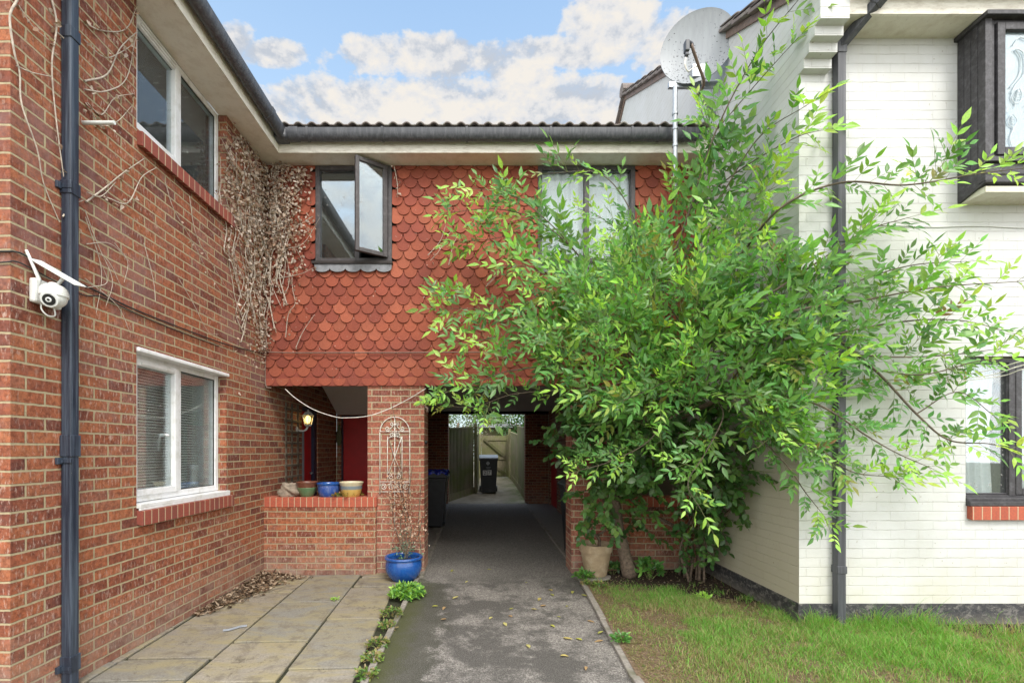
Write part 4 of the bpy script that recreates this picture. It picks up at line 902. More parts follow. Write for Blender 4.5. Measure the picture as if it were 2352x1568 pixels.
# white wrought iron trellis on the pillar
IT = MB(); yi = YE-.022; x0, x1 = -1.205, -.858; zt, zbm = 1.52, .955; xc = (x0+x1)/2
def sp(pts, r=.0042): IT.tube(crom([(x, yi, z) for x, z in pts], 5), r, 6)
IT.tube([(x0, yi, .93), (x0, yi, zt)]+[(xc-(x1-x0)/2*math.cos(math.pi*k/16), yi, 1.64+.185*math.sin(math.pi*k/16)) for k in range(17)]+[(x1, yi, zt), (x1, yi, .93)], .0055, 6)
for z in (zbm, zbm+.115, 1.655): IT.tube([(x0, yi, z), (x1, yi, z)], .005, 6)
IT.tube([(xc, yi, 1.83), (xc, yi, .5)], .005, 6)
for s in (1, -1):
    IT.tube([(xc+s*.085, yi, 1.60), (xc+s*.085, yi, 1.07)], .0045, 6); IT.tube([(xc+s*.085, yi, 1.60), (xc, yi, 1.36), (xc+s*.075, yi, 1.17)], .0045, 6)
    def spiral(cx, cz, r0, tn, dirn, ph):
        return [(cx+dirn*r0*(1-.8*t)*math.cos(ph+tn*2*math.pi*t), cz+r0*(1-.8*t)*math.sin(ph+tn*2*math.pi*t)) for t in [k/14 for k in range(15)]]
    sp([(xc, 1.74)]+spiral(xc+s*.032, 1.745, .024, 1.3, s, 3.1)); sp([(xc+s*.02, 1.72), (xc+s*.05, 1.69)]+spiral(xc+s*.085, 1.69, .028, 1.3, s, -2.2))
    sp([(xc+s*.085, 1.58)]+spiral(xc+s*.035, 1.615, .028, 1.4, -s, -.5)); sp([(xc+s*.078, 1.18)]+spiral(xc+s*.042, 1.13, .032, 1.3, -s, 1.2))
    for cx in (.045, .13): sp(spiral(xc+s*cx, zbm+.057, .040, 1.7, s, 0.3))
tag(IT.build('iron_trellis', M['iron'], smooth=True), 'white wrought iron arched trellis fixed to the brick pillar', 'trellis')
# ================================================================ pots
def pot(name, loc, prof, mat, label, group=None, rim=None, rimmat=None, soil=None, n=36):
    e = empty(name, loc, label, 'pot', group)
    mb = MB(); mb.lathe(prof, loc, n); mb.build('body', mat, e, smooth=True, autos=45)
    if rim: mb = MB(); mb.lathe(rim, loc, n); mb.build('rim', rimmat, e, smooth=True, autos=45)
    if soil: mb = MB(); mb.lathe([(0, soil[1]+.012), (soil[0]*.5, soil[1]+.008), (soil[0], soil[1])], loc, n); mb.build('potting_soil', M['potsoil'], e, smooth=True)
    return e
pot('plant_pot', (-.885, 5.13, .0), [(0, .0), (.12, .0), (.13, .01), (.175, .06), (.200, .12), (.203, .17), (.192, .225), (.185, .245), (.175, .245), (.178, .20), (.16, .19)], M['blueglaze'], 'round glossy blue pot with a dried climber at the foot of the pillar', None, [(.186, .236), (.205, .238), (.212, .252), (.206, .266), (.190, .268), (.178, .255), (.176, .235)], M['blueglaze'], (.178, .20))
yy = 5.46; z0 = .892
pot('plant_pot', (-2.085, yy, z0), [(0, 0), (.065, 0), (.075, .01), (.102, .075), (.112, .105), (.1, .12)], M['greenglaze'], 'green pot with a brown rim, leftmost on the left low wall', 'glazed pots on the coping', [(.108, .103), (.118, .150), (.126, .168), (.120, .176), (.110, .168), (.100, .12), (.08, .09), (0, .08)], M['brownglaze'])
pot('plant_pot', (-1.828, yy, z0), [(0, 0), (.095, 0), (.105, .01), (.122, .06), (.126, .11), (.124, .135), (.117, .13), (.1, .08), (0, .07)], M['bluelt'], 'blue glazed bowl between the green and the cream pots on the left low wall', 'glazed pots on the coping', [(.122, .130), (.138, .146), (.138, .160), (.130, .163), (.118, .150), (.116, .128)], M['blueglaze'])
e = pot('plant_pot', (-1.560, yy, z0), [(0, 0), (.09, 0), (.098, .01), (.116, .06), (.122, .088)], M['yellowglaze'], 'yellow pot with cream rim and grey band on the left low wall', 'glazed pots on the coping', [(.125, .128), (.138, .158), (.142, .168), (.134, .174), (.120, .16), (.110, .11), (0, .08)], M['creamglaze'])
mb = MB(); mb.lathe([(.1222, .088), (.1255, .108), (.1252, .128)], (-1.560, yy, z0), 36); mb.build('band', M['greyglaze'], e, smooth=True)
bm = bmesh.new(); bmesh.ops.create_icosphere(bm, subdivisions=4, radius=.1); mb = MB()
for v in bm.verts:
    p = v.co*10; k = 1+.22*math.sin(p.x*3+1)*math.sin(p.y*2.3)+.16*math.sin(p.z*5+p.x*4)+.07*math.sin(p.x*11+p.z*9); v.co = Vector((v.co.x*1.15, v.co.y*.8, v.co.z*.95))*k
bm.verts.ensure_lookup_table(); mb.add([v.co+Vector((-2.275, 5.45, .965)) for v in bm.verts], [[v.index for v in f.verts] for f in bm.faces]); bm.free()
tag(mb.build('rough_stone', M['stone'], smooth=True), 'lump of rough brown stone beside the green pot on the low wall', 'stone')
TPL = (1.26, 5.17, .045)
pot('plant_pot', TPL, [(0, 0), (.115, 0), (.122, .01), (.165, .25), (.168, .262)], M['tanpot'], 'tan flower pot with a bent woody stem beside the tree trunk', None, [(.168, .262), (.180, .266), (.186, .335), (.190, .352), (.180, .354), (.172, .34), (.160, .28)], M['tanpot'], (.168, .29))
mb = MB(); mb.tube(crom([(1.29, 5.16, .33), (1.30, 5.16, .42), (1.27, 5.15, .48), (1.22, 5.15, .50), (1.19, 5.15, .52)], 5), [.020]*5+[.018]*8+[.014]*8, 8); mb.tube([(1.27, 5.15, .485), (1.33, 5.13, .53), (1.36, 5.12, .55)], [.014, .012, .010], 8); tag(mb.build('woody_stem', M['bark'], smooth=True), 'bare bent woody stem growing in the tan flower pot', 'plant')
bm = bmesh.new(); mb = MB(); mb.lathe([(0, -.02), (.17, -.02), (.175, 0), (.165, .02), (0, .022)], (1.25, 5.14, .025), 9); tag(mb.build('stone_slab', M['kerb'], bevel=.006), 'pale broken slab under the tan flower pot', 'slab')
# ================================================================ bins
def wheelie(loc, rot, label, W=.52, D=.58, Ht=1.0, lidm=None, group='wheelie bins along the passage'):
    e = empty('wheelie_bin', (0, 0, 0), label, 'bin', group)
    mb = MB(); b = .80
    w0, d0, w1, d1 = W*.41, D*.40, W/2, D/2
    vs = [(-w0, -d0, .03), (w0, -d0, .03), (w0, d0, .03), (-w0, d0, .03), (-w1, -d1, Ht-.10), (w1, -d1, Ht-.10), (w1, d1, Ht-.10), (-w1, d1, Ht-.10)]
    mb.add(vs, [(3, 2, 1, 0), (4, 5, 6, 7), (0, 1, 5, 4), (1, 2, 6, 5), (2, 3, 7, 6), (3, 0, 4, 7)]); mb.box(-w1-.012, w1+.012, -d1-.012, d1+.02, Ht-.14, Ht-.10)
    mb.box(-w0*.55, w0*.55, -d0-.02, -d0-.001, .03, .10)
    mb.build('body', M['bin'], e, bevel=.014)
    mb = MB(); mb.prism([(-w1-.02, -d1-.03, Ht-.098), (-w1-.02, -d1-.03, Ht-.06), (-w1-.02, -d1+.06, Ht-.005), (-w1-.02, d1-.05, Ht+.03), (-w1-.02, d1+.03, Ht-.03), (-w1-.02, d1+.03, Ht-.098)], (W+.04, 0, 0)); ld = mb.build('lid', lidm or M['bin'], e, bevel=.012)
    mb = MB(); mb.tube([(-w1+.04, d1+.02, Ht-.06), (-w1+.04, d1+.08, Ht-.05), (w1-.04, d1+.08, Ht-.05), (w1-.04, d1+.02, Ht-.06)], .014, 8); mb.build('handle', M['bin'], e, smooth=True)
    for s in (-1, 1):
        mb = MB(); mb.lathe([(0, -.022), (.045, -.022), (.05, -.016), (.092, -.022), (.1, -.014), (.1, .014), (.092, .022), (0, .022)], (s*(w0+.035), d0+.02, .10), 24, Matrix.Rotation(R(90), 4, 'Y')); mb.build('wheel', M['bin'], e, smooth=True, autos=40)
    e.location = loc; e.rotation_euler = (0, 0, rot)
    return e
b27 = wheelie((.16, 14.15, .135), 0, 'dark bin with a grey lid marked 27 in front of the wooden gate', W=.54, D=.62, Ht=1.13, lidm=M['binlid'])
def sub(mb, name, mat, e, z=0): o = mb.build(name, mat, None); o.parent = e; return o
mb = MB(); yf = -.262
def pl(x0, x1, z0, z1, t=.004, y=None):
    # plates on the sloping bin front
    yy = -(.62*.40+(.62*.5-.62*.40)*((z0+z1)/2-.03)/1.0)-.006
    return (x0, x1, yy-t, yy, z0, z1)
mb.box(*pl(-.172, -.050, .545, .695, .006)); mb.box(*pl(-.036, .088, .555, .705, .006)); sub(mb, 'number_label', M['whitep'], b27)
for k, (ch, x, z) in enumerate((('2', -.150, .568), ('7', -.016, .578))):
    cu = bpy.data.curves.new('digit', 'FONT'); cu.body = ch; cu.size = .150; cu.extrude = .002; cu.materials.append(M['blackp'])
    tmp = bpy.data.objects.new('digit', cu); me = bpy.data.meshes.new_from_object(tmp); bpy.data.objects.remove(tmp); o = bpy.data.objects.new('digit', me); COL.objects.link(o); o.parent = b27; yq = pl(0, 0, .56, .69)[2]; o.location = (x, yq-.006, z); o.rotation_euler = (R(90), 0, 0)
mb = MB(); yq = pl(0, 0, .8, 1.0)[2]
for cx, cz, s in ((0, .90, .05), (-.03, .91, .035), (.03, .91, .035), (0, .93, .04)): mb.lathe([(0, 0), (s*.7, 0), (s*.7, .003), (0, .004)], (cx-.02, yq+.004, cz), 10, Matrix.Rotation(R(90), 4, 'X') @ Matrix.Scale(1.4, 4, (0, 1, 0)))
mb.box(-.026, -.014, yq-.004, yq, .83, .89); mb.box(-.08, .06, yq-.002, yq+.002, .775, .79); mb.box(-.06, .04, yq-.002, yq+.004, .745, .755); sub(mb, 'emblem', M['emblem'], b27)
wheelie((-.985, 8.75, 0), R(90), 'black wheelie bin with a blue bag under its lid behind the left pillar', W=.56, D=.60, Ht=1.02)
bb = bmesh.new(); bmesh.ops.create_grid(bb, x_segments=34, y_segments=34, size=.5); mb = MB(); vs = []
for v in bb.verts:
    x, y = v.co.x*.80, v.co.y*.72; r = max(abs(x)/.32, abs(y)/.30); drop = max(0, r-1)*.75
    vs.append((-.985+max(-.32, min(.32, x)) * (1+.03*math.sin(y*60)), 8.75+max(-.31, min(.31, y))*(1+.04*math.sin(x*50)), 1.045-drop*.30+.018*math.sin(x*38+y*21)+.012*math.sin(y*70)))
mb.add(vs, [[v.index for v in f.verts] for f in bb.faces]); bb.free(); tag(mb.build('blue_bag', M['bluebag'], smooth=True), 'crumpled blue plastic bag draped over the wheelie bin behind the left pillar', 'bag')
wheelie((1.385, 6.30, 0), R(-90), 'black wheelie bin mostly hidden behind the right brick pillar', W=.54, D=.60, Ht=1.04)
# ================================================================ fences, gate
def fence_panel(A, B, z0a, z0b, h, label, name='wooden_fence', slat=.05, gap=.022, mat=None, group='wooden fence panels behind the passage', gravel=True, back=False):
    A = Vector(A); B = Vector(B); d = B-A; L = d.length; n = int(L/(slat+gap)); rot = Matrix.Rotation(math.atan2(d.y, d.x), 4, 'Z')
    e = empty(name, (A.x, A.y, z0a), label, 'fence', group); mat = mat or M['fence']
    def T(u, w, z): p = A+d*(u/L); zz = z0a+(z0b-z0a)*u/L+z; q = rot @ Vector((0, w, 0)); return Vector((p.x+q.x, p.y+q.y, zz))
    mb = MB()
    for k in range(n):
        u0 = k*(slat+gap); u1 = u0+slat; jt = random.uniform(-.01, .01)
        vs = [T(u, w, z) for z in (.2 if gravel else .02, h+jt) for w in (-.012, .008) for u in (u0, u1)]
        mb.add(vs, [(0, 2, 3, 1), (4, 5, 7, 6), (0, 1, 5, 4), (2, 6, 7, 3), (0, 4, 6, 2), (1, 3, 7, 5)])
    mb.build('slats', mat, e)
    if back:  # dark sheet added behind the slats so the gaps read as shadow
        mb = MB(); vs = [T(u, w, z) for z in (.2, h) for w in (.012, .03) for u in (0, L)]; mb.add(vs, [(0, 2, 3, 1), (4, 5, 7, 6), (0, 1, 5, 4), (2, 6, 7, 3), (0, 4, 6, 2), (1, 3, 7, 5)]); mb.build('gap_shade', M['beam'], e)
    def bar(z0, z1, w0, w1, name, m):
        mb = MB(); vs = [T(u, w, z) for z in (z0, z1) for w in (w0, w1) for u in (0, L)]; mb.add(vs, [(0, 2, 3, 1), (4, 5, 7, 6), (0, 1, 5, 4), (2, 6, 7, 3), (0, 4, 6, 2), (1, 3, 7, 5)]); return mb.build(name, m, e)
    for z in (.35, h*.55, h-.2): bar(z, z+.06, .031, .06, 'rail', M['fenced'])
    bar(h-.005, h+.035, -.03, .03, 'capping_rail', mat)
    if gravel: bar(0, .198, -.025, .02, 'gravel_board', mat)
    return e
def gy(y): return max(0, (y-12.4)*.080)
fence_panel((-.945, 12.72, 0), (-.285, 14.0, 0), 0.02, .12, 2.0, 'slatted fence panel angled across the left side behind the passage', slat=.042, gap=.036, back=True)
def fpost(x, y, z, h, label, w=.09, mat=None):
    mb = MB(); mb.box(x-w/2, x+w/2, y-w/2, y+w/2, z-.1, z+h); tag(mb.build('fence_post', mat or M['fence'], bevel=.008), label, 'post', 'fence posts behind the passage')
fpost(-.235, 14.03, .12, 2.12, 'pale fence post at the inner end of the slatted panel')
fpost(-.12, 17.3, .38, 1.75, 'gate post on the left of the wooden gate')
fpost(.98, 17.3, .38, 1.85, 'gate post on the right of the wooden gate')
fpost(1.19, 13.0, .03, 2.15, 'tall fence post nearest the right passage pier')
fence_panel((-.20, 14.2, 0), (-.16, 17.2, 0), .13, .36, 1.75, 'dark narrow fence panel between the slatted panel and the gate', mat=M['fenced'], gap=.005)
fence_panel((1.02, 17.2, 0), (1.12, 15.1, 0), .37, .2, 1.72, 'green stained fence panel on the right next to the gate', gap=.002, slat=.10)
fence_panel((1.12, 15.05, 0), (1.17, 13.1, 0), .2, .04, 2.0, 'green stained fence panel on the right nearest the passage', gap=.002, slat=.10)
GT = empty('garden_gate', (.43, 17.35, .38), 'weathered ledged and braced wooden gate at the end of the passage', 'gate')
mb = MB()
for k in range(10): mb.box(-.06+k*.1, .036+k*.1, 17.36, 17.38, .42, 1.98+.0*k)
mb.build('boards', M['fence'], GT)
mb = MB(); mb.box(-.06, .95, 17.33, 17.359, 1.80, 1.90); mb.box(-.06, .95, 17.33, 17.359, 1.08, 1.18); mb.box(-.06, .95, 17.33, 17.359, .50, .58); mb.box(-.07, .0, 17.30, 17.33, .42, 2.02); mb.box(.88, .96, 17.30, 17.33, .42, 2.02); mb.build('frame', M['fence'], GT)
mb = MB()
for A, B in (((.03, 1.85), (.82, 1.18)), ((.03, 1.10), (.82, .56))):
    A = Vector((A[0], 17.315, A[1])); B = Vector((B[0], 17.315, B[1])); d = B-A; mb.cbox((A+B)/2, (d.length, .03, .085), Matrix.Rotation(-math.atan2(d.z, d.x), 4, 'Y'))
mb.build('brace', M['fenced'], GT)
# shed behind
SH = empty('garden_shed', (1.5, 24, .45), 'pale flat roofed shed behind the gate', 'shed')
mb = MB(); mb.box(0, 4, 24, 27, .4, 2.6); mb.build('wall', M['fenced'], SH); mb = MB(); mb.box(-.2, 4.2, 23.7, 27.2, 2.6, 2.78); mb.build('roof', M['emblem'], SH)
# ================================================================ foliage
class Leaves:
    """many thin folded leaflets with real outlines, gathered in one mesh"""
    TS = np.array([0, .16, .38, .62, .84, 1.]); 
    def __init__(s, wprof=(0, .62, 1., .78, .36, 0)): s.W = np.array(wprof); s.d = []; 
    def add(s, p, d, n, L, W, c, curl=.15, fold=.25): s.d.append((*p, *d, *n, L, W, *c, curl, fold))
    def build(s, name, mat, parent):
        D = np.array(s.d, dtype=np.float64); p, d, n = D[:, 0:3], D[:, 3:6], D[:, 6:9]; L, W = D[:, 9:10], D[:, 10:11]; c = D[:, 11:14]; cu, fo = D[:, 14:15], D[:, 15:16]
        d /= np.linalg.norm(d, axis=1, keepdims=True)+1e-9; sd = np.cross(d, n); sd /= np.linalg.norm(sd, axis=1, keepdims=True)+1e-9; n = np.cross(sd, d)
        vs = []
        for k, t in enumerate(s.TS):
            m = p+d*L*t-n*L*cu*t*t
            if k in (0, 5): vs.append(m)
            else:
                w = W*s.W[k]*.5; vs += [m-sd*w+n*w*fo, m, m+sd*w+n*w*fo]
        V = np.stack(vs, 1); N = len(D); i = (np.arange(N)*14)[:, None]
        T = np.concatenate([i+np.array([[0, 1, 2]]), i+np.array([[0, 2, 3]]), i+np.array([[10, 13, 11]]), i+np.array([[11, 13, 12]])], 0)
        Qs = []
        for k in range(3):
            b = 1+3*k; Qs += [i+np.array([[b, b+3, b+4, b+1]]), i+np.array([[b+1, b+4, b+5, b+2]])]
        return npmesh(name, V.reshape(-1, 3), np.concatenate(Qs, 0), T, mat, parent, tint=np.repeat(c, 14, 0), smooth=True)
def inhouse(p): return (p.x > XR-.05 and p.y > YF-.05) or (p.x > XR+.2 and p.y > 3.30 and p.z > 4.6) or p.y > YE-.09
def rv(s=1.): return Vector((random.gauss(0, s), random.gauss(0, s), random.gauss(0, s)))
def nz(v): return v.normalized() if v.length > 1e-6 else Vector((0, 0, 1))
GREENS = [(.115, .28, .065), (.135, .32, .07), (.095, .245, .065), (.16, .36, .07), (.20, .41, .075)]
YOUNG = [(.34, .60, .09), (.40, .66, .12), (.28, .52, .08)]
def compound(LV, TW, p, d, up, size, young, pairs=2, r=.0016):
    """pinnate leaf: stalk with opposite leaflets and one at the tip"""
    if inhouse(p+nz(d)*size): return
    size *= random.uniform(.72, 1.2); d = nz(d); side = nz(d.cross(up)); nrm = nz(side.cross(d)); base = random.choice(YOUNG if young else GREENS); q = random.uniform(.8, 1.2)
    if random.random() < .025: base = (.26, .30, .06)
    if random.random() < .005: base = (.22, .16, .06)
    pts = [p]; cur = p.copy(); dd = d.copy(); st = size/(pairs+.6)
    for k in range(pairs+1): dd = nz(dd+Vector((0, 0, -.035))); cur = cur+dd*st; pts.append(cur.copy())
    TW.tube(pts, [r]*(len(pts)-1)+[r*.6], 3, cap=False)
    for k in range(1, pairs+1):
        for sg in (1, -1):
            ld = nz(d*random.uniform(.75, 1.1)+side*sg*random.uniform(.7, 1.0)+nrm*random.uniform(-.05, .35)+rv(.08)); L = size*random.uniform(.50, .66)*(1.05-.1*k)
            c = tuple(x*q*random.uniform(.85, 1.15) for x in base); LV.add(pts[k], ld, nz(nrm+rv(.25)), L, L*random.uniform(.30, .39), c, random.uniform(.02, .25), random.uniform(.1, .5))
    L = size*random.uniform(.56, .70); c = tuple(x*q*random.uniform(.9, 1.2) for x in base)
    LV.add(pts[-1], nz(dd+rv(.10)), nz(nrm+rv(.2)), L, L*.34, c, random.uniform(.0, .2), random.uniform(.1, .4))
def clearwall(px, py, Y):
    p = P(px, py, Y)
    if p.x > XR-.10 and p.y > YF-.12:
        p = P(px, py, (XR-.10)*F/(px-VX)) if p.z > 4.4 else P(px, py, YF-.14)
    return p
def shoot(LV, TW, pts, r0, r1, leafsize, t0=.0, spacing=.055, youngtip=True, up=Vector((0, -.85, .5)), sub=0, nside=4):
    """stem along pts carrying opposite compound leaves"""
    m = len(pts); (TB if r0 > .0045 else TW).tube(pts, [r0+(r1-r0)*i/(m-1) for i in range(m)], 5 if r0 < .012 else 7, cap=False)
    acc = 0; total = sum((pts[i+1]-pts[i]).length for i in range(m-1)); run = 0; flip = random.random()*6.28
    for i in range(m-1):
        seg = pts[i+1]-pts[i]; L = seg.length; run += L; acc += L; t = run/total
        if t < t0: acc = 0; continue
        if acc >= spacing:
            acc = 0; flip += 1.45; tg = nz(seg); a = nz(tg.orthogonal()); b = tg.cross(a); young = youngtip and t > .78
            for sg in (0, math.pi):
                if random.random() < .12: continue
                w = a*math.cos(flip+sg)+b*math.sin(flip+sg); w.y *= .45; w = nz(w); dr = nz(tg*.75+w*.85+Vector((0, 0, .22))); compound(LV, TW, pts[i+1], dr, nz(up+rv(.25)), leafsize*random.uniform(.75, 1.15)*(1.05-.35*t), young and random.random() < .6, 2 if random.random() < .65 else 3)
            if sub and random.random() < sub:
                w = a*math.cos(flip+1.5)+b*math.sin(flip+1.5); ln = random.uniform(.16, .38)*(1.15-.7*t); sub_shoot(LV, TW, pts[i+1], nz(tg*.7+w*.9+Vector((0, 0, .28))), ln, leafsize)
    compound(LV, TW, pts[-1], nz(pts[-1]-pts[-2]), up, leafsize*.8, youngtip, 2)
def sub_shoot(LV, TW, p, d, ln, leafsize, youngtip=True):
    if inhouse(p+nz(d)*ln): return
    n = max(3, int(ln/.05)); pts = [p.copy()]; dd = d.copy()
    for k in range(n): dd = nz(dd+rv(.10)+Vector((0, 0, random.uniform(-.02, .10)))); pts.append(pts[-1]+dd*(ln/n))
    shoot(LV, TW, pts, .0034, .0016, leafsize, t0=.05, spacing=.058, youngtip=youngtip and random.random() < .75)
TR = empty('leafy_tree', (1.60, 5.2, .05), 'bright green young tree with feathery leaves spreading from a leaning trunk by the brick pillar', 'tree')
LV, TW = Leaves((0, .60, 1., .74, .27, 0)), MB()
TK = MB(); TB = MB()
def trunk(pts, rs, n=12):
    q = crom(pts, 5); m = len(q); rr = [np.interp(i/(m-1), [k/(len(rs)-1) for k in range(len(rs))], rs)*(1+.07*math.sin(i*1.3)) for i in range(m)]
    TK.tube(q, rr, n)
trunk([P(1448, 1322, 5.12), P(1432, 1262, 5.12), P(1418, 1195, 5.10), P(1410, 1120, 5.05), P(1408, 1050, 5.0), P(1425, 980, 4.9)], [.085, .066, .058, .056, .048, .040])
trunk([P(1420, 1200, 5.10), P(1380, 1130, 5.12), P(1365, 1075, 5.1), P(1350, 1020, 5.0)], [.03, .026, .022, .015], 8)
trunk([P(1408, 1060, 5.0), P(1450, 1000, 4.9), P(1500, 900, 4.7), P(1520, 800, 4.6)], [.035, .030, .024, .018], 9)
trunk([P(1410, 1100, 5.02), P(1470, 1020, 4.8), P(1580, 950, 4.5), P(1690, 900, 4.2), P(1800, 840, 3.95)], [.035, .030, .026, .022, .016], 9)
trunk([P(1372, 1110, 5.1), P(1400, 1010, 5.05), P(1450, 960, 4.95)], [.02, .016, .012], 7)
TK.build('trunk', M['bark'], TR, smooth=True)
# main limbs: (points in the photograph with their distance), start radius, leaf start, side-shoot chance
limbs = [
 # towering shoot
 ([(1450, 960, 4.85), (1500, 800, 4.6), (1512, 690, 4.5), (1585, 480, 4.3), (1645, 300, 4.1), (1740, 120, 3.95), (1850, -20, 3.85)], .017, .34, .26, .19),
 ([(1512, 690, 4.5), (1640, 480, 4.2), (1740, 320, 4.0), (1862, 236, 3.85)], .010, .25, .3, .17),
 ([(1585, 480, 4.3), (1700, 390, 4.1), (1820, 320, 3.95), (1880, 300, 3.9)], .007, .2, .2, .16),
 ([(1645, 300, 4.1), (1740, 190, 4.0), (1830, 90, 3.9)], .006, .2, .2, .17),
 ([(1590, 470, 4.3), (1640, 370, 4.35), (1610, 250, 4.3)], .006, .3, .2, .16),
 # right upper
 ([(1530, 760, 4.5), (1680, 610, 4.1), (1790, 480, 3.8), (1930, 420, 3.5), (2080, 425, 3.35), (2240, 400, 3.25), (2360, 385, 3.2)], .013, .30, .28, .165),
 ([(1600, 780, 4.4), (1760, 680, 4.0), (1880, 600, 3.7), (1990, 530, 3.5), (2085, 500, 3.4)], .011, .2, .42, .18),
 ([(1600, 800, 4.3), (1800, 720, 3.9), (1980, 690, 3.6), (2150, 660, 3.35), (2360, 645, 3.2)], .012, .2, .42, .18),
 ([(1800, 720, 3.9), (1960, 650, 3.6), (2090, 610, 3.45), (2220, 600, 3.35)], .008, .1, .35, .17),
 ([(1650, 830, 4.2), (1860, 780, 3.8), (2060, 740, 3.5), (2200, 735, 3.35), (2310, 760, 3.3)], .010, .15, .35, .16),
 ([(1700, 850, 4.1), (1880, 815, 3.8), (2060, 820, 3.5), (2180, 815, 3.4), (2300, 800, 3.3)], .009, .25, .4, .16),
 ([(1800, 780, 3.95), (1890, 760, 3.7), (2010, 850, 3.5), (2105, 950, 3.35), (2180, 1010, 3.3), (2280, 1020, 3.2), (2365, 1050, 3.1)], .013, .20, .34, .15),
 ([(2010, 850, 3.5), (2120, 860, 3.35), (2240, 830, 3.25), (2300, 825, 3.2)], .006, .1, .35, .14),
 ([(2105, 950, 3.35), (2200, 900, 3.3), (2290, 960, 3.2)], .005, .1, .2, .14),
 ([(1750, 900, 4.0), (1880, 930, 3.7), (1990, 1000, 3.45), (2060, 1040, 3.35), (2140, 1075, 3.25)], .010, .15, .42, .15),
 ([(1750, 950, 4.0), (1860, 1010, 3.75), (1950, 1080, 3.55), (2050, 1095, 3.4)], .009, .15, .40, .15),
 ([(1700, 960, 4.1), (1800, 1060, 3.85), (1850, 1130, 3.7), (1890, 1180, 3.6)], .007, .2, .32, .15),
 # left upper
 ([(1440, 900, 4.9), (1420, 740, 4.8), (1340, 600, 4.7), (1240, 510, 4.7), (1140, 480, 4.75), (1035, 488, 4.8)], .012, .30, .26, .16),
 ([(1340, 600, 4.7), (1270, 520, 4.65), (1180, 450, 4.65), (1085, 432, 4.7)], .007, .15, .22, .16),
 ([(1240, 510, 4.7), (1150, 545, 4.75), (1060, 555, 4.8)], .005, .15, .2, .14),
 ([(1440, 850, 4.8), (1480, 640, 4.7), (1455, 500, 4.6), (1380, 400, 4.55), (1262, 398, 4.5)], .010, .35, .22, .16),
 ([(1480, 640, 4.7), (1530, 500, 4.6), (1560, 410, 4.5)], .007, .2, .22, .16),
 ([(1470, 700, 4.7), (1440, 560, 4.6), (1380, 500, 4.6), (1330, 480, 4.6)], .006, .2, .25, .14),
 # left middle and low
 ([(1440, 860, 4.8), (1330, 770, 4.65), (1200, 715, 4.6), (1020, 708, 4.65)], .009, .25, .38, .155),
 ([(1420, 900, 4.8), (1300, 800, 4.55), (1180, 770, 4.5), (1065, 790, 4.5)], .008, .25, .42, .15),
 ([(1430, 930, 4.8), (1310, 850, 4.5), (1180, 850, 4.4), (1090, 880, 4.4), (1000, 908, 4.4)], .009, .2, .36, .155),
 ([(1400, 930, 4.9), (1300, 900, 4.6), (1180, 905, 4.5), (1085, 935, 4.45), (995, 925, 4.5)], .007, .25, .26, .14),
 ([(1440, 820, 4.7), (1330, 690, 4.55), (1230, 620, 4.5), (1160, 610, 4.5)], .008, .25, .38, .15),
 ([(1460, 860, 4.6), (1400, 720, 4.4), (1300, 650, 4.35), (1220, 690, 4.3)], .008, .2, .4, .15),
 # front bright tips
 ([(1560, 900, 4.3), (1480, 780, 4.0), (1420, 740, 3.9), (1340, 740, 3.85)], .008, .25, .42, .16),
 ([(1580, 880, 4.3), (1560, 740, 4.0), (1500, 680, 3.9), (1440, 650, 3.9)], .008, .25, .4, .16),
 ([(1600, 900, 4.2), (1500, 860, 3.9), (1420, 880, 3.8), (1350, 900, 3.75)], .008, .2, .42, .16),
 ([(1620, 900, 4.1), (1640, 780, 3.9), (1600, 690, 3.8), (1540, 640, 3.8)], .008, .2, .4, .16),
 ([(1640, 880, 4.1), (1740, 760, 3.8), (1800, 700, 3.7), (1860, 660, 3.6)], .008, .2, .42, .16),
 ([(1660, 900, 4.0), (1720, 830, 3.7), (1790, 830, 3.55), (1840, 850, 3.5)], .008, .2, .42, .16),
 ([(1640, 900, 4.1), (1560, 870, 3.8), (1480, 900, 3.65), (1430, 920, 3.6)], .007, .2, .35, .16),
 ([(1650, 920, 4.1), (1660, 960, 3.8), (1620, 1040, 3.65), (1580, 1110, 3.6), (1610, 1170, 3.55)], .007, .35, .28, .15),
 ([(1600, 930, 4.2), (1540, 960, 3.9), (1480, 1020, 3.8), (1400, 1060, 3.8), (1330, 1080, 3.8)], .007, .3, .2, .12),
 ([(1700, 900, 4.0), (1740, 960, 3.75), (1800, 1000, 3.6), (1870, 1040, 3.5)], .007, .2, .38, .15),
 ([(1560, 820, 4.2), (1650, 700, 4.0), (1700, 600, 3.9), (1690, 520, 3.9)], .008, .2, .36, .16),
 ([(1520, 820, 4.4), (1560, 680, 4.3), (1620, 560, 4.2), (1700, 480, 4.1), (1780, 430, 4.0)], .008, .25, .36, .16),
 ([(1480, 860, 4.6), (1500, 720, 4.4), (1440, 620, 4.3), (1400, 560, 4.3)], .007, .3, .34, .15),
]
for pts, r0, t0, sub, ls in limbs:
    endx = pts[-1][0]; right = endx > 1950; left = endx < 1300
    if left: ls *= 1.22
    if pts[-1][1] < 320: ls *= 1.2; sub *= .4
    if right: sub *= .40
    if left and pts[-1][1] > 850: sub *= .5; ls *= .85
    q = crom([clearwall(*a) for a in pts], 9); ln = sum((q[i+1]-q[i]).length for i in range(len(q)-1)); k = max(8, int(ln/.03))
    shoot(LV, TW, q, r0, .0022, ls*1.26, t0=t0, spacing=.066, sub=sub*1.25)
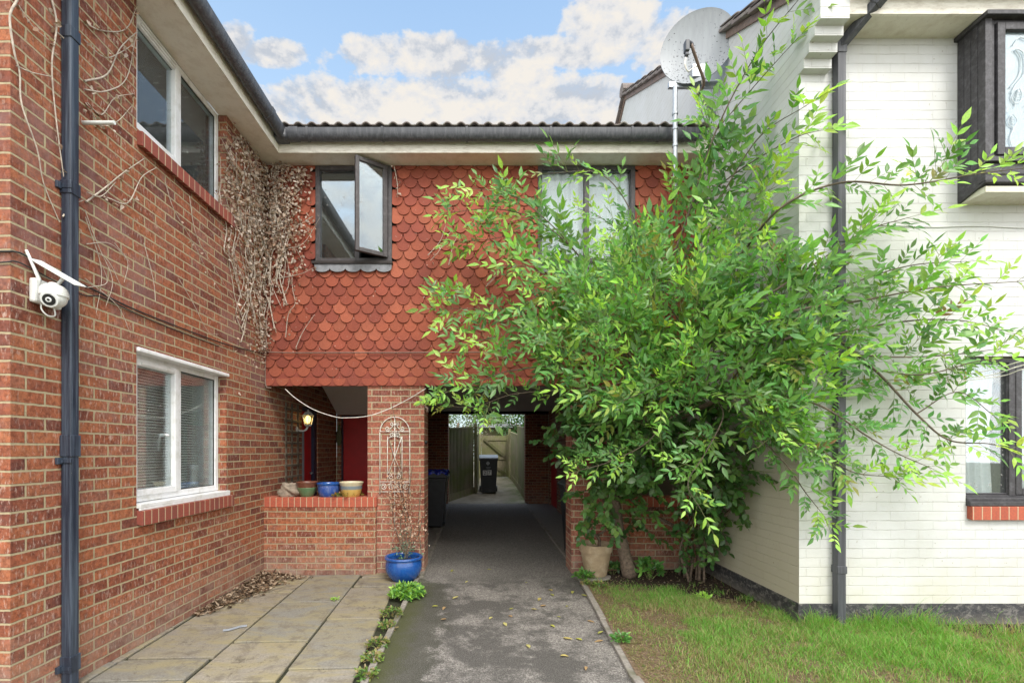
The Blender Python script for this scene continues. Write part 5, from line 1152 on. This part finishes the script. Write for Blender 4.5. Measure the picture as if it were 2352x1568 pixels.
# inner shoots filling the crown between the limbs
for _ in range(230):
    u = random.random()**.6; a = random.uniform(0, 2*math.pi); ph = random.uniform(-1, 1)
    cx, cy, Yc = 1610+330*u*math.cos(a), 800+200*u*math.sin(a), 4.15+.55*ph*(1-.5*u)
    if cx > 1850: continue
    if cx > 1500: Yc -= .35*(cx-1500)/400
    p = P(cx, cy, Yc); out = nz(p-P(1560, 930, 4.5)); sub_shoot(LV, TW, p, nz(out+rv(.5)+Vector((0, -.25, .1))), random.uniform(.2, .42), .19, youngtip=random.random() < .45)
for _ in range(50):                               # low hanging right skirt
    p = P(random.uniform(1690, 1960), random.uniform(840, 1080), random.uniform(3.55, 4.0)); 
    if p.z < .75: continue
    sub_shoot(LV, TW, p, nz(Vector((.8, -.25, -.1))+rv(.4)), random.uniform(.15, .32), .135, youngtip=False)
TB.build('branches', M['twigd'], TR, smooth=True); TW.build('twigs', M['twig'], TR, smooth=True)
LV.build('crown', M['leaf'], TR)
print('TREE LEAFLETS', len(LV.d))
# second, rounder leaved shrub in the corner
SB = empty('climbing_shrub', (2.35, 5.05, .05), 'darker round leaved shrub with thin stems in the corner between low wall and white house', 'shrub')
L2 = Leaves((0, .75, 1., .86, .5, 0)); T2 = MB(); st = MB()
for k in range(11):
    b = Vector((random.uniform(2.15, 2.5), random.uniform(4.85, 5.15), .04)); a = P(random.uniform(1330, 1800), random.uniform(900, 1020), random.uniform(4.5, 5.0)); mid = (a+b)/2+rv(.12); mid.z = max(.3, mid.z)
    q = crom([b, b+Vector((random.uniform(-.06, .06), random.uniform(-.05, .05), .45)), mid, a], 6); st = MB(); st.tube(q, [.014-.009*i/(len(q)-1) for i in range(len(q))], 6); st.build('stem', M['bark'], SB, smooth=True)
def ovate(LVx, p, d, n, L, c): LVx.add(p, d, n, L, L*random.uniform(.55, .72), c, random.uniform(0, .25), random.uniform(0, .35))
DK = [(.08, .18, .05), (.09, .205, .055), (.11, .235, .055), (.065, .15, .045), (.15, .28, .075)]
def spray(p, d, ln, LVx, TWx, size=.075, gap=.042, sag=-.08):
    n = max(3, int(ln/gap)); pts = [p]; dd = nz(d)
    for k in range(n):
        dd = nz(dd+rv(.14)+Vector((0, 0, sag))); pts.append(pts[-1]+dd*gap)
    TWx.tube(pts, [.003-.0016*i/n for i in range(n+1)], 4, cap=False); q = random.uniform(.8, 1.2); base = random.choice(DK)
    for k in range(1, n+1):
        for sg in (1, -1):
            sd = nz(dd.cross(Vector((0, 0, 1)))+rv(.2))*sg; c = tuple(x*q*random.uniform(.85, 1.15) for x in base); f = Vector((0, -.55, .6))
            ovate(LVx, pts[k]+sd*.012, nz(sd*.8+dd*.6+Vector((0, -.15, -.25))+rv(.2)), nz(f+rv(.35)), size*random.uniform(.7, 1.2), c)
def region(n, x0, x1, y0, y1, Y0, Y1, **kw):
    for _ in range(n):
        px, py = random.uniform(x0, x1), random.uniform(y0, y1); p = P(px, py, random.uniform(Y0, Y1))
        if p.z < .1 or p.x > XR-.05 and p.y > YF-.1: continue
        spray(p, nz(rv(.6)+Vector((0, -.3, .15))), random.uniform(.15, .38), L2, T2, **kw)
region(250, 1290, 1760, 900, 1080, 4.4, 5.15)
region(120, 1400, 1820, 880, 1120, 4.1, 4.8)
region(70, 1600, 1830, 1050, 1160, 4.3, 4.8)
region(34, 1290, 1420, 930, 1060, 4.7, 5.2)
region(34, 1340, 1500, 1120, 1210, 4.8, 5.1, size=.07)
region(20, 1350, 1480, 1040, 1130, 4.8, 5.2, size=.07)
region(36, 1560, 1660, 1130, 1230, 4.7, 5.05, size=.07)
region(12, 1600, 1720, 1180, 1260, 4.6, 4.9, size=.065)
region(9, 1560, 1620, 1235, 1300, 4.75, 5.0, size=.06)
for q in ([(1660, 1130, 4.6), (1700, 1170, 4.45), (1735, 1215, 4.4)], [(1800, 1090, 4.0), (1830, 1150, 3.9), (1840, 1190, 3.85)], [(1380, 1150, 4.9), (1350, 1190, 4.85), (1330, 1200, 4.8)]):
    for a, b in zip(q, q[1:]): spray(P(*a), P(*b)-P(*a), (P(*b)-P(*a)).length, L2, T2, size=.10, gap=.04)
T2.build('twigs', M['twigd'], SB, smooth=True); L2.build('leaves', M['leaf'], SB)
print('SHRUB', len(L2.d))
# ---------------------------------------------------------------- dead creeper
CR = empty('dead_creeper', (XL, 5.0, 2.6), 'bleached dead creeper with shrivelled pale leaves clinging to the inner corner and left wall', 'climbing plant')
CS = MB(); CL = Leaves((0, .8, 1., .8, .4, 0)); cr = random.Random(11)
BE = [(.42, .32, .24), (.54, .44, .36), (.28, .18, .13), (.62, .54, .47), (.36, .24, .17)]
def cpt(px, py, off=None):                     # on the left wall, or on the tiles once past the corner
    off = cr.uniform(.008, .03) if off is None else off
    if px < 612: v = WL(px, py, XL); v.x += off; return v
    v = P(px, py, YE-.055); v.y -= off; return v
def cleaf(p, n=None, s=.03):
    s *= 1.35
    n = n or (Vector((1, -.2, .3)) if p.x < XL+.09 else Vector((0, -1, .3))); d = nz(rv(1)-n*0+Vector((0, 0, -.6))); c = random.choice(BE); q = random.uniform(.75, 1.2)
    CL.add(p, d, nz(n+rv(.5)), s*random.uniform(.6, 1.3), s*random.uniform(.5, .9), tuple(x*q for x in c), random.uniform(-.3, .6), random.uniform(-.6, .9))
def cstem(pts, r=.004, leaf=0, s=.022, t0=0, jit=2.0):
    q = crom([cpt(x+cr.uniform(-jit, jit), y+cr.uniform(-jit, jit)) for x, y in pts], 5); CS.tube(q, [r*(1-.55*i/len(q)) for i in range(len(q))], 5, cap=False)
    for i, p in enumerate(q):
        if i/len(q) >= t0:
            for _ in range(leaf):
                if cr.random() < .6: cleaf(p+rv(.014), s=s)
stems = [
 ([(28, 0), (14, 40), (25, 120), (38, 170), (42, 240), (75, 340), (95, 420), (135, 510)], .006, 0), ([(117, 0), (120, 60), (112, 140), (118, 230), (128, 360), (148, 450)], .006, 1),
 ([(150, 0), (152, 50), (168, 120)], .006, 1), ([(38, 10), (70, 60), (110, 95)], .004, 1), ([(30, 150), (60, 165), (110, 175)], .004, 0), ([(170, 250), (160, 340), (155, 440), (165, 540), (145, 640)], .006, 1), ([(135, 500), (160, 470), (182, 460)], .005, 0), ([(115, 60), (150, 100), (170, 110)], .005, 1),
 ([(188, 90), (230, 130), (270, 120), (300, 100)], .004, 2), ([(190, 55), (230, 72), (285, 68), (310, 12)], .005, 2), ([(188, 188), (240, 170), (270, 110), (312, 70)], .006, 1), ([(190, 205), (230, 208), (285, 180), (305, 85)], .005, 1), ([(188, 235), (230, 262), (260, 225), (300, 215)], .004, 2), ([(200, 250), (225, 290), (260, 280), (300, 245)], .004, 2),
 ([(192, 465), (240, 430), (270, 400), (325, 365)], .006, 1), ([(240, 455), (285, 465), (320, 410), (350, 385)], .005, 2), ([(190, 440), (225, 450), (260, 420)], .004, 0),
 ([(375, 420), (395, 480), (440, 560), (470, 620), (510, 680)], .003, 1), ([(430, 450), (450, 540), (490, 620), (530, 690)], .003, 0), ([(405, 640), (440, 700), (470, 760), (500, 770)], .003, 0), ([(325, 560), (345, 640), (350, 690)], .003, 0),
 ([(190, 480), (220, 560), (250, 640), (235, 700)], .003, 0), ([(188, 500), (230, 620), (215, 720)], .003, 0), ([(200, 570), (240, 600), (270, 660)], .003, 0), ([(190, 640), (260, 700), (290, 760)], .003, 0), ([(192, 660), (240, 650), (220, 600)], .003, 0), ([(260, 560), (290, 600), (282, 650)], .003, 0), ([(190, 560), (250, 560), (290, 600)], .003, 0),
 ([(985, 590), (1010, 555), (1025, 520)], .005, 0), ([(990, 600), (1012, 575), (1035, 530)], .004, 1), ([(905, 385), (912, 420), (916, 450)], .006, 2), ([(1030, 610), (1040, 570), (1048, 545)], .005, 0), ([(1115, 660), (1135, 640)], .004, 0), ([(1120, 655), (1150, 628)], .004, 0), ([(680, 800), (700, 760), (725, 725)], .005, 1), ([(640, 640), (690, 630), (720, 615)], .004, 1), ([(660, 575), (700, 560), (735, 500)], .004, 1),
 ([(612, 400), (640, 380), (690, 370)], .007, 1), ([(612, 500), (650, 480), (690, 440)], .006, 2), ([(612, 560), (650, 540), (720, 500)], .005, 2)]
for p, r, lf in stems: cstem(p, r, lf)
for k in range(48):                              # tangle in the corner
    x0 = cr.uniform(545, 660); y0 = cr.uniform(640, 800) if cr.random() < .5 else cr.uniform(500, 650); pts = [(x0, y0)]; x, y = x0, y0
    for j in range(6): x += cr.uniform(-22, 16); y -= cr.uniform(20, 65); x = max(500, min(715, x)); y = max(300 if x > 560 else 320, y); y = max(y, 385) if x > 612 else y; pts.append((x, y))
    cstem(pts, cr.choice([.004, .005, .007]), 1, .024, jit=3)
def dens(n, fx, fy, s=.03, lim=None):
    for _ in range(n):
        x, y = cr.gauss(*fx), cr.gauss(*fy)
        top = 262+(x-510)*1.2 if x < 612 else 386
        if y < top or x < 505 or x > 735 or (x > 722 and y < 610): continue
        cleaf(cpt(x, y)+rv(.012), s=s)
dens(1200, (598, 26), (470, 95)); dens(420, (575, 30), (380, 70)); dens(450, (655, 28), (450, 60)); dens(420, (650, 35), (550, 45)); dens(560, (590, 18), (640, 85), .026); dens(260, (600, 12), (770, 30), .022); dens(300, (530, 14), (420, 80), .026); dens(120, (690, 15), (400, 20), .03)
CS.build('stems', M['deadstem'], CR, smooth=True); CL.build('leaves', M['deadleaf'], CR)
# dried climber in the blue pot
DP = empty('dried_climber', (-.885, 5.13, .2), 'dried climber with papery beige leaves rising from the blue pot', 'plant'); CS = MB(); CL = Leaves((0, .8, 1., .8, .4, 0))
for k, pts in enumerate(([(935, 1280), (932, 1200), (925, 1120), (915, 1000), (900, 930)], [(930, 1280), (945, 1210), (925, 1150), (905, 1050), (890, 1000)], [(932, 1275), (920, 1200), (938, 1130), (950, 1060)], [(935, 1270), (960, 1230), (972, 1180)], [(928, 1270), (905, 1200), (900, 1150), (880, 1130)], [(970, 1290), (962, 1200), (968, 1100)])):
    q = crom([P(x, y, 5.30-.0*i if i else 5.15) for i, (x, y) in enumerate(pts)], 6); CS.tube(q, [.006-.003*i/len(q) for i in range(len(q))], 5, cap=False)
PK = [(.50, .30, .20), (.56, .38, .28), (.40, .20, .12), (.62, .48, .38)]
def pk(n, fx, fy, s=.024, cols=PK):
    for _ in range(n):
        x, y = random.gauss(*fx), random.gauss(*fy)
        if x < 878 or x > 985 or y > 1285: continue
        p = P(x, y, random.uniform(5.20, 5.36)); c = random.choice(cols); q = random.uniform(.75, 1.2); CL.add(p, nz(rv()), nz(Vector((0, -1, .4))+rv(.6)), s*random.uniform(.6, 1.2), s*random.uniform(.5, .9), tuple(v*q for v in c), random.uniform(-.2, .5), random.uniform(-.4, .8))
pk(420, (918, 17), (1165, 38)); pk(160, (955, 14), (1215, 25)); pk(110, (925, 14), (1120, 30)); pk(60, (905, 10), (1060, 50), .018); pk(90, (932, 14), (1240, 22)); pk(110, (930, 14), (1268, 12), .03, [(.10, .20, .13), (.14, .26, .17), (.22, .30, .20)]); pk(24, (928, 5), (1215, 22), .022, [(.14, .26, .17), (.22, .32, .24)])
CS.build('stems', M['twigd'], DP, smooth=True); CL.build('leaves', M['deadleaf'], DP)
# ---------------------------------------------------------------- small plants
def weed(loc, r, h, n, label, cols=GREENS, size=.03, name='weed', cat='weed', group='weeds along the path edge', stem=True):
    e = empty(name, loc, label, cat, group); Lx = Leaves((0, .7, 1., .85, .5, 0)); Sx = MB(); loc = Vector(loc)
    for k in range(n):
        a = random.uniform(0, 6.28); rr = r*math.sqrt(random.random()); top = loc+Vector((rr*math.cos(a), rr*math.sin(a), h*random.uniform(.4, 1)*(1-.5*(rr/r)**2)))
        if k % 3 == 0: Sx.tube([loc+Vector((rr*.3*math.cos(a), rr*.3*math.sin(a), 0)), top], .0015, 3, cap=False)
        c = random.choice(cols); q = random.uniform(.8, 1.3)
        for j in range(3): Lx.add(top+rv(.006), nz(Vector((math.cos(a), math.sin(a), .5))+rv(.6)), nz(Vector((0, -.3, 1))+rv(.4)), size*random.uniform(.6, 1.2), size*random.uniform(.35, .55), tuple(x*q for x in c), .1, .2)
    Sx.build('stems', M['twig'], e); Lx.build('leaves', M['leaf'], e); return e
weed((-.745, 4.52, 0), .16, .13, 330, 'lush bright green weed clump at the path edge nearest the blue pot', YOUNG+GREENS, .038)
WD = [(.16, .26, .05), (.24, .28, .08), (.10, .20, .05), (.30, .24, .12)]
for k, (x, y, r, h, n, lab) in enumerate(((-.79, 3.98, .09, .09, 60, 'straggly weed with pinkish dry leaves, second clump down the path edge'), (-.77, 3.72, .07, .06, 40, 'small straggly weed in the slab joint, third clump down the path edge'), (-.775, 3.38, .07, .06, 50, 'leafy green weed, fourth clump down the path edge'), (-.76, 3.16, .07, .05, 50, 'low green weed, second clump up from the bottom of the picture on the path edge'), (-.745, 2.93, .06, .05, 40, 'low green weed lowest in the picture on the path edge'))):
    weed((x, y, 0), r, h, n, lab, WD, .03)
weed((1.10, 5.05, .03), .09, .10, 50, 'low green weed at the left foot of the tan pot', GREENS, .05, group='weeds by the tree')
weed((1.20, 4.75, .04), .06, .05, 40, 'small grassy weed just in front of the tan pot', WD, .03, group='weeds by the tree')
weed((1.08, 4.86, .02), .05, .05, 25, 'tiny weed growing against the right kerb near the tan pot', WD, .028, group='weeds by the tree')
weed((1.02, 3.42, .03), .06, .05, 40, 'small ivy like weed beside the right kerb close to the camera', GREENS, .035, group='weeds by the tree')
weed((1.80, 5.0, .05), .12, .24, 60, 'leafy sapling between the trunk and the shrub stems', GREENS, .07, 'sapling', 'plant', None)
weed((1.46, 5.2, .04), .08, .16, 30, 'dark leafy weed between the tan pot and the trunk', DK, .06, group='weeds by the tree')
weed((2.62, 4.35, .05), .01, .01, 1, 'x') if False else None
weed((2.05, 4.32, .05), .07, .04, 24, 'bright green seedling on the dark soil in front of the white wall', YOUNG, .04, group='weeds by the tree')
weed((-1.42, 4.42, .0), .03, .04, 16, 'tiny green sprout in the joint between the slabs', YOUNG, .02, group='weeds in the paving')
weed((-1.62, 5.47, .89), .18, .06, 130, 'trailing yellow green plants along the coping in front of the pots', [(.22, .26, .05), (.28, .25, .06), (.12, .2, .04), (.3, .14, .05)], .032, 'trailing_plant', 'plant', None)
# crisp leaf litter heaped against the left wall
Lx = Leaves((0, .8, 1., .8, .4, 0)); LT = MB()
for _ in range(1900):
    t = random.random()**.7; y = 4.0+1.30*t; wd = .10+.26*t; x = XL+.02+abs(random.gauss(0, 1))*wd*.55
    if x > XL+.75: continue
    hgt = .055*t*max(0, 1-(x-XL)/.4); c = random.choice([(.20, .13, .08), (.30, .22, .15), (.12, .075, .05), (.42, .33, .24), (.07, .05, .035)])
    Lx.add((x, y, .006+random.random()*hgt), nz(Vector((random.gauss(0, 1), random.gauss(0, 1), .15))), nz(Vector((0, 0, 1))+rv(.5)), random.uniform(.02, .065), random.uniform(.008, .03), c, random.uniform(-.3, .4), .4)
o = Lx.build('leaf_litter', M['deadleaf'], None); tag(o, 'brown leaf litter and twigs heaped against the foot of the left brick wall', 'leaf litter', kind='stuff')
Lx = Leaves((0, .8, 1., .8, .4, 0))
for _ in range(900):
    x = random.uniform(1.2, 2.6); y = random.uniform(3.8, 5.3)
    if x > XR-.05 and y > YF: continue
    c = random.choice([(.20, .14, .09), (.34, .26, .18), (.12, .08, .05), (.3, .28, .15)]); Lx.add((x, y, float(gz(x, y))+.004), nz(Vector((random.gauss(0, 1), random.gauss(0, 1), .1))), nz(Vector((0, 0, 1))+rv(.4)), random.uniform(.01, .035), random.uniform(.006, .016), c, .1, .3)
tag(Lx.build('bark_debris', M['deadleaf'], None), 'scattered bark bits and dry leaves on the soil under the tree', 'debris', kind='stuff')
# fallen leaves on the path, each its own object
proto = None
spots = [(935, 1623/1.306-0, 'p')]
fl = [(950,620),(1085,538),(1545,690),(1555,725),(1745,718),(1500,790),(1240,820),(1395,815),(1100,890),(1220,940),(1530,930),(1575,870),(1790,900),(1865,993),(1620,1020),(1600,1150),(1905,1040),(1385,1095),(1755,1040),(695,800),(790,803),(797,885),(830,555),(840,745),(1355,632),(1460,738),(1785,1225),(1690,690),(1655,795),(1260,875)]
names = [(.38, .38, .07), (.44, .36, .12), (.30, .30, .08), (.36, .24, .12), (.46, .42, .16)]
lab = ['yellow green', 'straw coloured', 'dull green', 'brown', 'pale yellow']
def where(x, y):
    a = ['against the left kerb', 'left of centre', 'in the centre', 'right of centre', 'against the right kerb'][sum(x > q for q in (-.35, .05, .45, .8))]
    b = ['at the bottom', 'low down', 'halfway up', 'below the passage mouth', 'at the passage mouth'][sum(y > q for q in (3.2, 3.7, 4.2, 4.9))]
    return a, b
seen = set()
cnt = {}
for k, (sx, sy) in enumerate(fl):
    px, py = (1000+sx*.4252)/1.306, (1480+sy*.4252)/1.306
    if py < 1180: py = 1500
    Y = F*(H-.0)/(py-VY); X = (px-VX)/F*Y; cidx = random.randrange(5); Lx = Leaves((0, .7, 1., .85, .45, 0)); L = random.uniform(.05, .085)
    Lx.add((0, 0, .006), (1, 0, .08), (0, 0, 1), L, L*random.uniform(.35, .5), names[cidx], random.uniform(-.1, .25), random.uniform(.1, .6))
    o = Lx.build('fallen_leaf', M['deadleaf'], None); o.location = (X, Y, .002 if X < 1.0 else .04); o.rotation_euler = (0, 0, random.uniform(0, 6.28))
    a, b = where(X, Y); L_ = f'{lab[cidx]} fallen leaf on the tarmac {a}, {b}'
    if L_ in seen: L_ = ('small ' if L < .067 else 'large ')+L_
    if L_ in seen: print('DUP', L_)
    seen.add(L_); tag(o, L_, 'leaf', 'fallen leaves on the path')
mb = MB(); bm = bmesh.new(); bmesh.ops.create_grid(bm, x_segments=14, y_segments=6, size=.5)
for v in bm.verts: v.co = Vector((v.co.x*.17, v.co.y*.05+.02*math.sin(v.co.x*5), .008+.006*math.sin(v.co.x*30)*math.cos(v.co.y*22)))
mb.add([Matrix.Rotation(R(25), 3, 'Z') @ v.co+Vector((-2.0, 3.72, 0)) for v in bm.verts], [[v.index for v in f.verts] for f in bm.faces]); bm.free(); tag(mb.build('litter', M['litter'], smooth=True), 'torn silvery scrap of foil lying on the paving slabs', 'litter')
# ---------------------------------------------------------------- trees beyond the gate
def far_tree(loc, h, r, n, label, cols, size=.16, bare=.35):
    e = empty('garden_tree', loc, label, 'tree', 'trees beyond the gate'); loc = Vector(loc); S = MB(); Lx = Leaves((0, .7, 1., .85, .5, 0))
    S.tube(crom([loc, loc+Vector((.1, 0, h*.3)), loc+Vector((-.1, 0, h*.6)), loc+Vector((.05, 0, h*.85))], 5), [.14-.0058*i for i in range(16)], 8)
    hubs = []
    for k in range(16):
        a = random.uniform(0, 6.28); z0 = h*random.uniform(.12, .7); tip = loc+Vector((r*math.cos(a)*random.uniform(.5, 1), r*math.sin(a)*random.uniform(.5, 1), h*random.uniform(.2, 1))); S.tube([loc+Vector((0, 0, z0)), (loc+tip)/2+Vector((0, 0, z0*.4)), tip], [.04, .025, .01], 5); hubs += [tip, (loc+tip)/2+Vector((0, 0, z0*.4))]
    for k in range(n):
        hb = random.choice(hubs); p = hb+rv(r*.20); c = random.choice(cols); q = random.uniform(.7, 1.3); Lx.add(p, nz(rv()), nz(Vector((0, -.4, 1))+rv(.6)), size*random.uniform(.6, 1.2), size*.5, tuple(x*q for x in c), .1, .2)
    S.build('trunk', M['bark'], e, smooth=True); Lx.build('crown', M['leaf'], e)
far_tree((-2.8, 27, .4), 6.0, 2.6, 6500, 'loose light green tree beyond the gate on the left', [(.13, .22, .06), (.2, .28, .1), (.1, .17, .05)])
far_tree((.2, 30, .4), 6.0, 2.4, 5000, 'thin pale tree beyond the middle of the gate', [(.18, .25, .09), (.12, .2, .06)])
far_tree((2.4, 22.5, .4), 5.0, 2.4, 5500, 'dark bushy tree beyond the gate on the right', [(.04, .10, .03), (.06, .14, .035)])
far_tree((-1.2, 21.5, .4), 2.7, 1.4, 3000, 'low dark bush behind the slatted fence', [(.05, .09, .03), (.09, .13, .04), (.10, .08, .05)], .12)
# ================================================================ sky, sun, camera
w = bpy.data.worlds.new('World'); scene.world = w; w.use_nodes = True; nt = w.node_tree; bg = nt.nodes['Background']
class WN(NT):
    def __init__(s): s.t = nt
W = WN(); SKYS = .12
sky = W.n('ShaderNodeTexSky', sky_type='NISHITA', sun_disc=False); EL, AZ = R(48), R(158)
sky.sun_elevation = EL; sky.sun_rotation = AZ; sky.air_density = 1.0; sky.dust_density = .6; sky.ozone_density = 2.0
g = W.n('ShaderNodeTexCoord').outputs['Generated']; nrmv = W.n('ShaderNodeVectorMath', operation='NORMALIZE'); W.l(g, nrmv.inputs[0]); gv = nrmv.outputs[0]; s3 = W.sep(gv)
yy_ = W.math('MAXIMUM', s3[1], .05); u = W.math('DIVIDE', s3[0], yy_); v = W.math('DIVIDE', s3[2], yy_); front = W.maprange(s3[1], .1, .35)
uv = W.comb(u, v, 0.)
def blob(cu, cv, ru, rv_, amp):
    du = W.math('DIVIDE', W.math('SUBTRACT', u, cu), ru); dv = W.math('DIVIDE', W.math('SUBTRACT', v, cv), rv_)
    d = W.math('ADD', W.math('MULTIPLY', du, du), W.math('MULTIPLY', dv, dv)); return W.math('MULTIPLY', W.math('MULTIPLY', W.math('SUBTRACT', 1., d, clamp=False), amp), front)
def D2(px, py): return (px-VX)/F, (VY-py)/F
m = None
for (px, py, rx, ry, a) in ((1000, 135, 235, 52, 1), (860, 120, 90, 45, 1), (1180, 165, 100, 45, .8), (1300, 120, 170, 36, .9), (1415, 50, 125, 70, 1.1), (1540, 110, 90, 90, .9), (620, 125, 80, 34, 1), (530, 100, 55, 48, .9), (1050, 245, 640, 74, 1.1), (1340, 105, 60, 30, .5)):
    cu, cv = D2(px, py); b = blob(cu, cv, rx/F, ry/F, a); m = b if m is None else W.math('MAXIMUM', m, b)
m = W.math('MAXIMUM', m, -1.4)
nA = W.noise(W.map(gv, (1, 1, 1.5)), 9, 8, .60, .2); nB = W.noise(W.map(gv, (1, 1, 1.7), (3, 1, 4)), 30, 6, .6)
back = W.math('MULTIPLY', W.math('SUBTRACT', 1., front), W.math('SUBTRACT', W.math('MULTIPLY', W.noise(gv, 2.2, 4, .5), 3.), 1.1))
field = W.math('ADD', W.math('ADD', m, back), W.math('MULTIPLY', W.math('SUBTRACT', W.math('ADD', W.math('MULTIPLY', nA, .6), W.math('MULTIPLY', nB, .4)), .5), 5.5))
cov = W.ramp(W.maprange(field, -.45, .75), [(.12, 0), (.42, .75), (.8, 1)])
# cloud tone: bright crowns, greyer undersides (compare the noise a little higher up)
nC = W.noise(W.map(gv, (1, 1, 1.5), (0, 0, .045)), 9, 8, .60, .2); nD = W.noise(W.map(gv, (1, 1, 1.7), (3, 1, 4.03)), 30, 6, .6)
sh = W.math('ADD', W.math('MULTIPLY', W.math('SUBTRACT', nA, nC), 1.6), W.math('MULTIPLY', W.math('SUBTRACT', nB, nD), 1.3)); sh = W.maprange(sh, -.40, .40)
K = 1/SKYS
ccol = W.ramp(sh, [(.1, (.62, .67, .75)), (.45, (.88, .88, .89)), (.8, (1., .95, .88))])
ccol = W.mix(1., ccol, (K*.52, K*.52, K*.52), 'MULTIPLY')
skyc = W.mix(1., sky.outputs[0], (2.2, 2.15, 1.85), 'MULTIPLY')
hz = W.maprange(s3[2], .25, .78, 1, 0)
skyc = W.mix(W.math('MULTIPLY', hz, .9), skyc, (.35*K, .42*K, .475*K))
over = W.math('MAXIMUM', W.maprange(s3[2], .72, .92), W.maprange(s3[1], .35, -.15))  # out-of-view sky overhead and behind the camera, brightened as added fill light
W.l(W.mix(over, W.mix(cov, skyc, ccol), W.mix(1., W.mix(.55, W.mix(cov, skyc, ccol), (.50*K, .49*K, .47*K)), (3.0, 3.0, 3.0), 'MULTIPLY')), bg.inputs['Color']); bg.inputs['Strength'].default_value = SKYS
sun = bpy.data.lights.new('sun', 'SUN'); sun.energy = 1.3; sun.angle = R(16); sun.color = (1, .95, .88); so = bpy.data.objects.new('sun', sun); COL.objects.link(so)
sd = Vector((math.sin(AZ)*math.cos(EL), math.cos(AZ)*math.cos(EL), math.sin(EL))); so.rotation_euler = sd.to_track_quat('Z', 'Y').to_euler()
cam = bpy.data.cameras.new('camera'); co = bpy.data.objects.new('camera', cam); COL.objects.link(co); co.location = (0, 0, H); co.rotation_euler = (R(90), 0, 0)
cam.sensor_width = 36; cam.lens = 36*F/2352; cam.shift_x = (1176-VX)/2352; cam.shift_y = (VY-784)/2352; cam.clip_start = .05; cam.clip_end = 500
scene.camera = co
scene.view_settings.view_transform = 'Standard'; scene.view_settings.look = 'None'; scene.view_settings.gamma = 1; scene.view_settings.exposure = .82
scene.cycles.max_bounces = 12; scene.cycles.diffuse_bounces = 6; scene.cycles.transparent_max_bounces = 12; scene.cycles.use_denoising = True
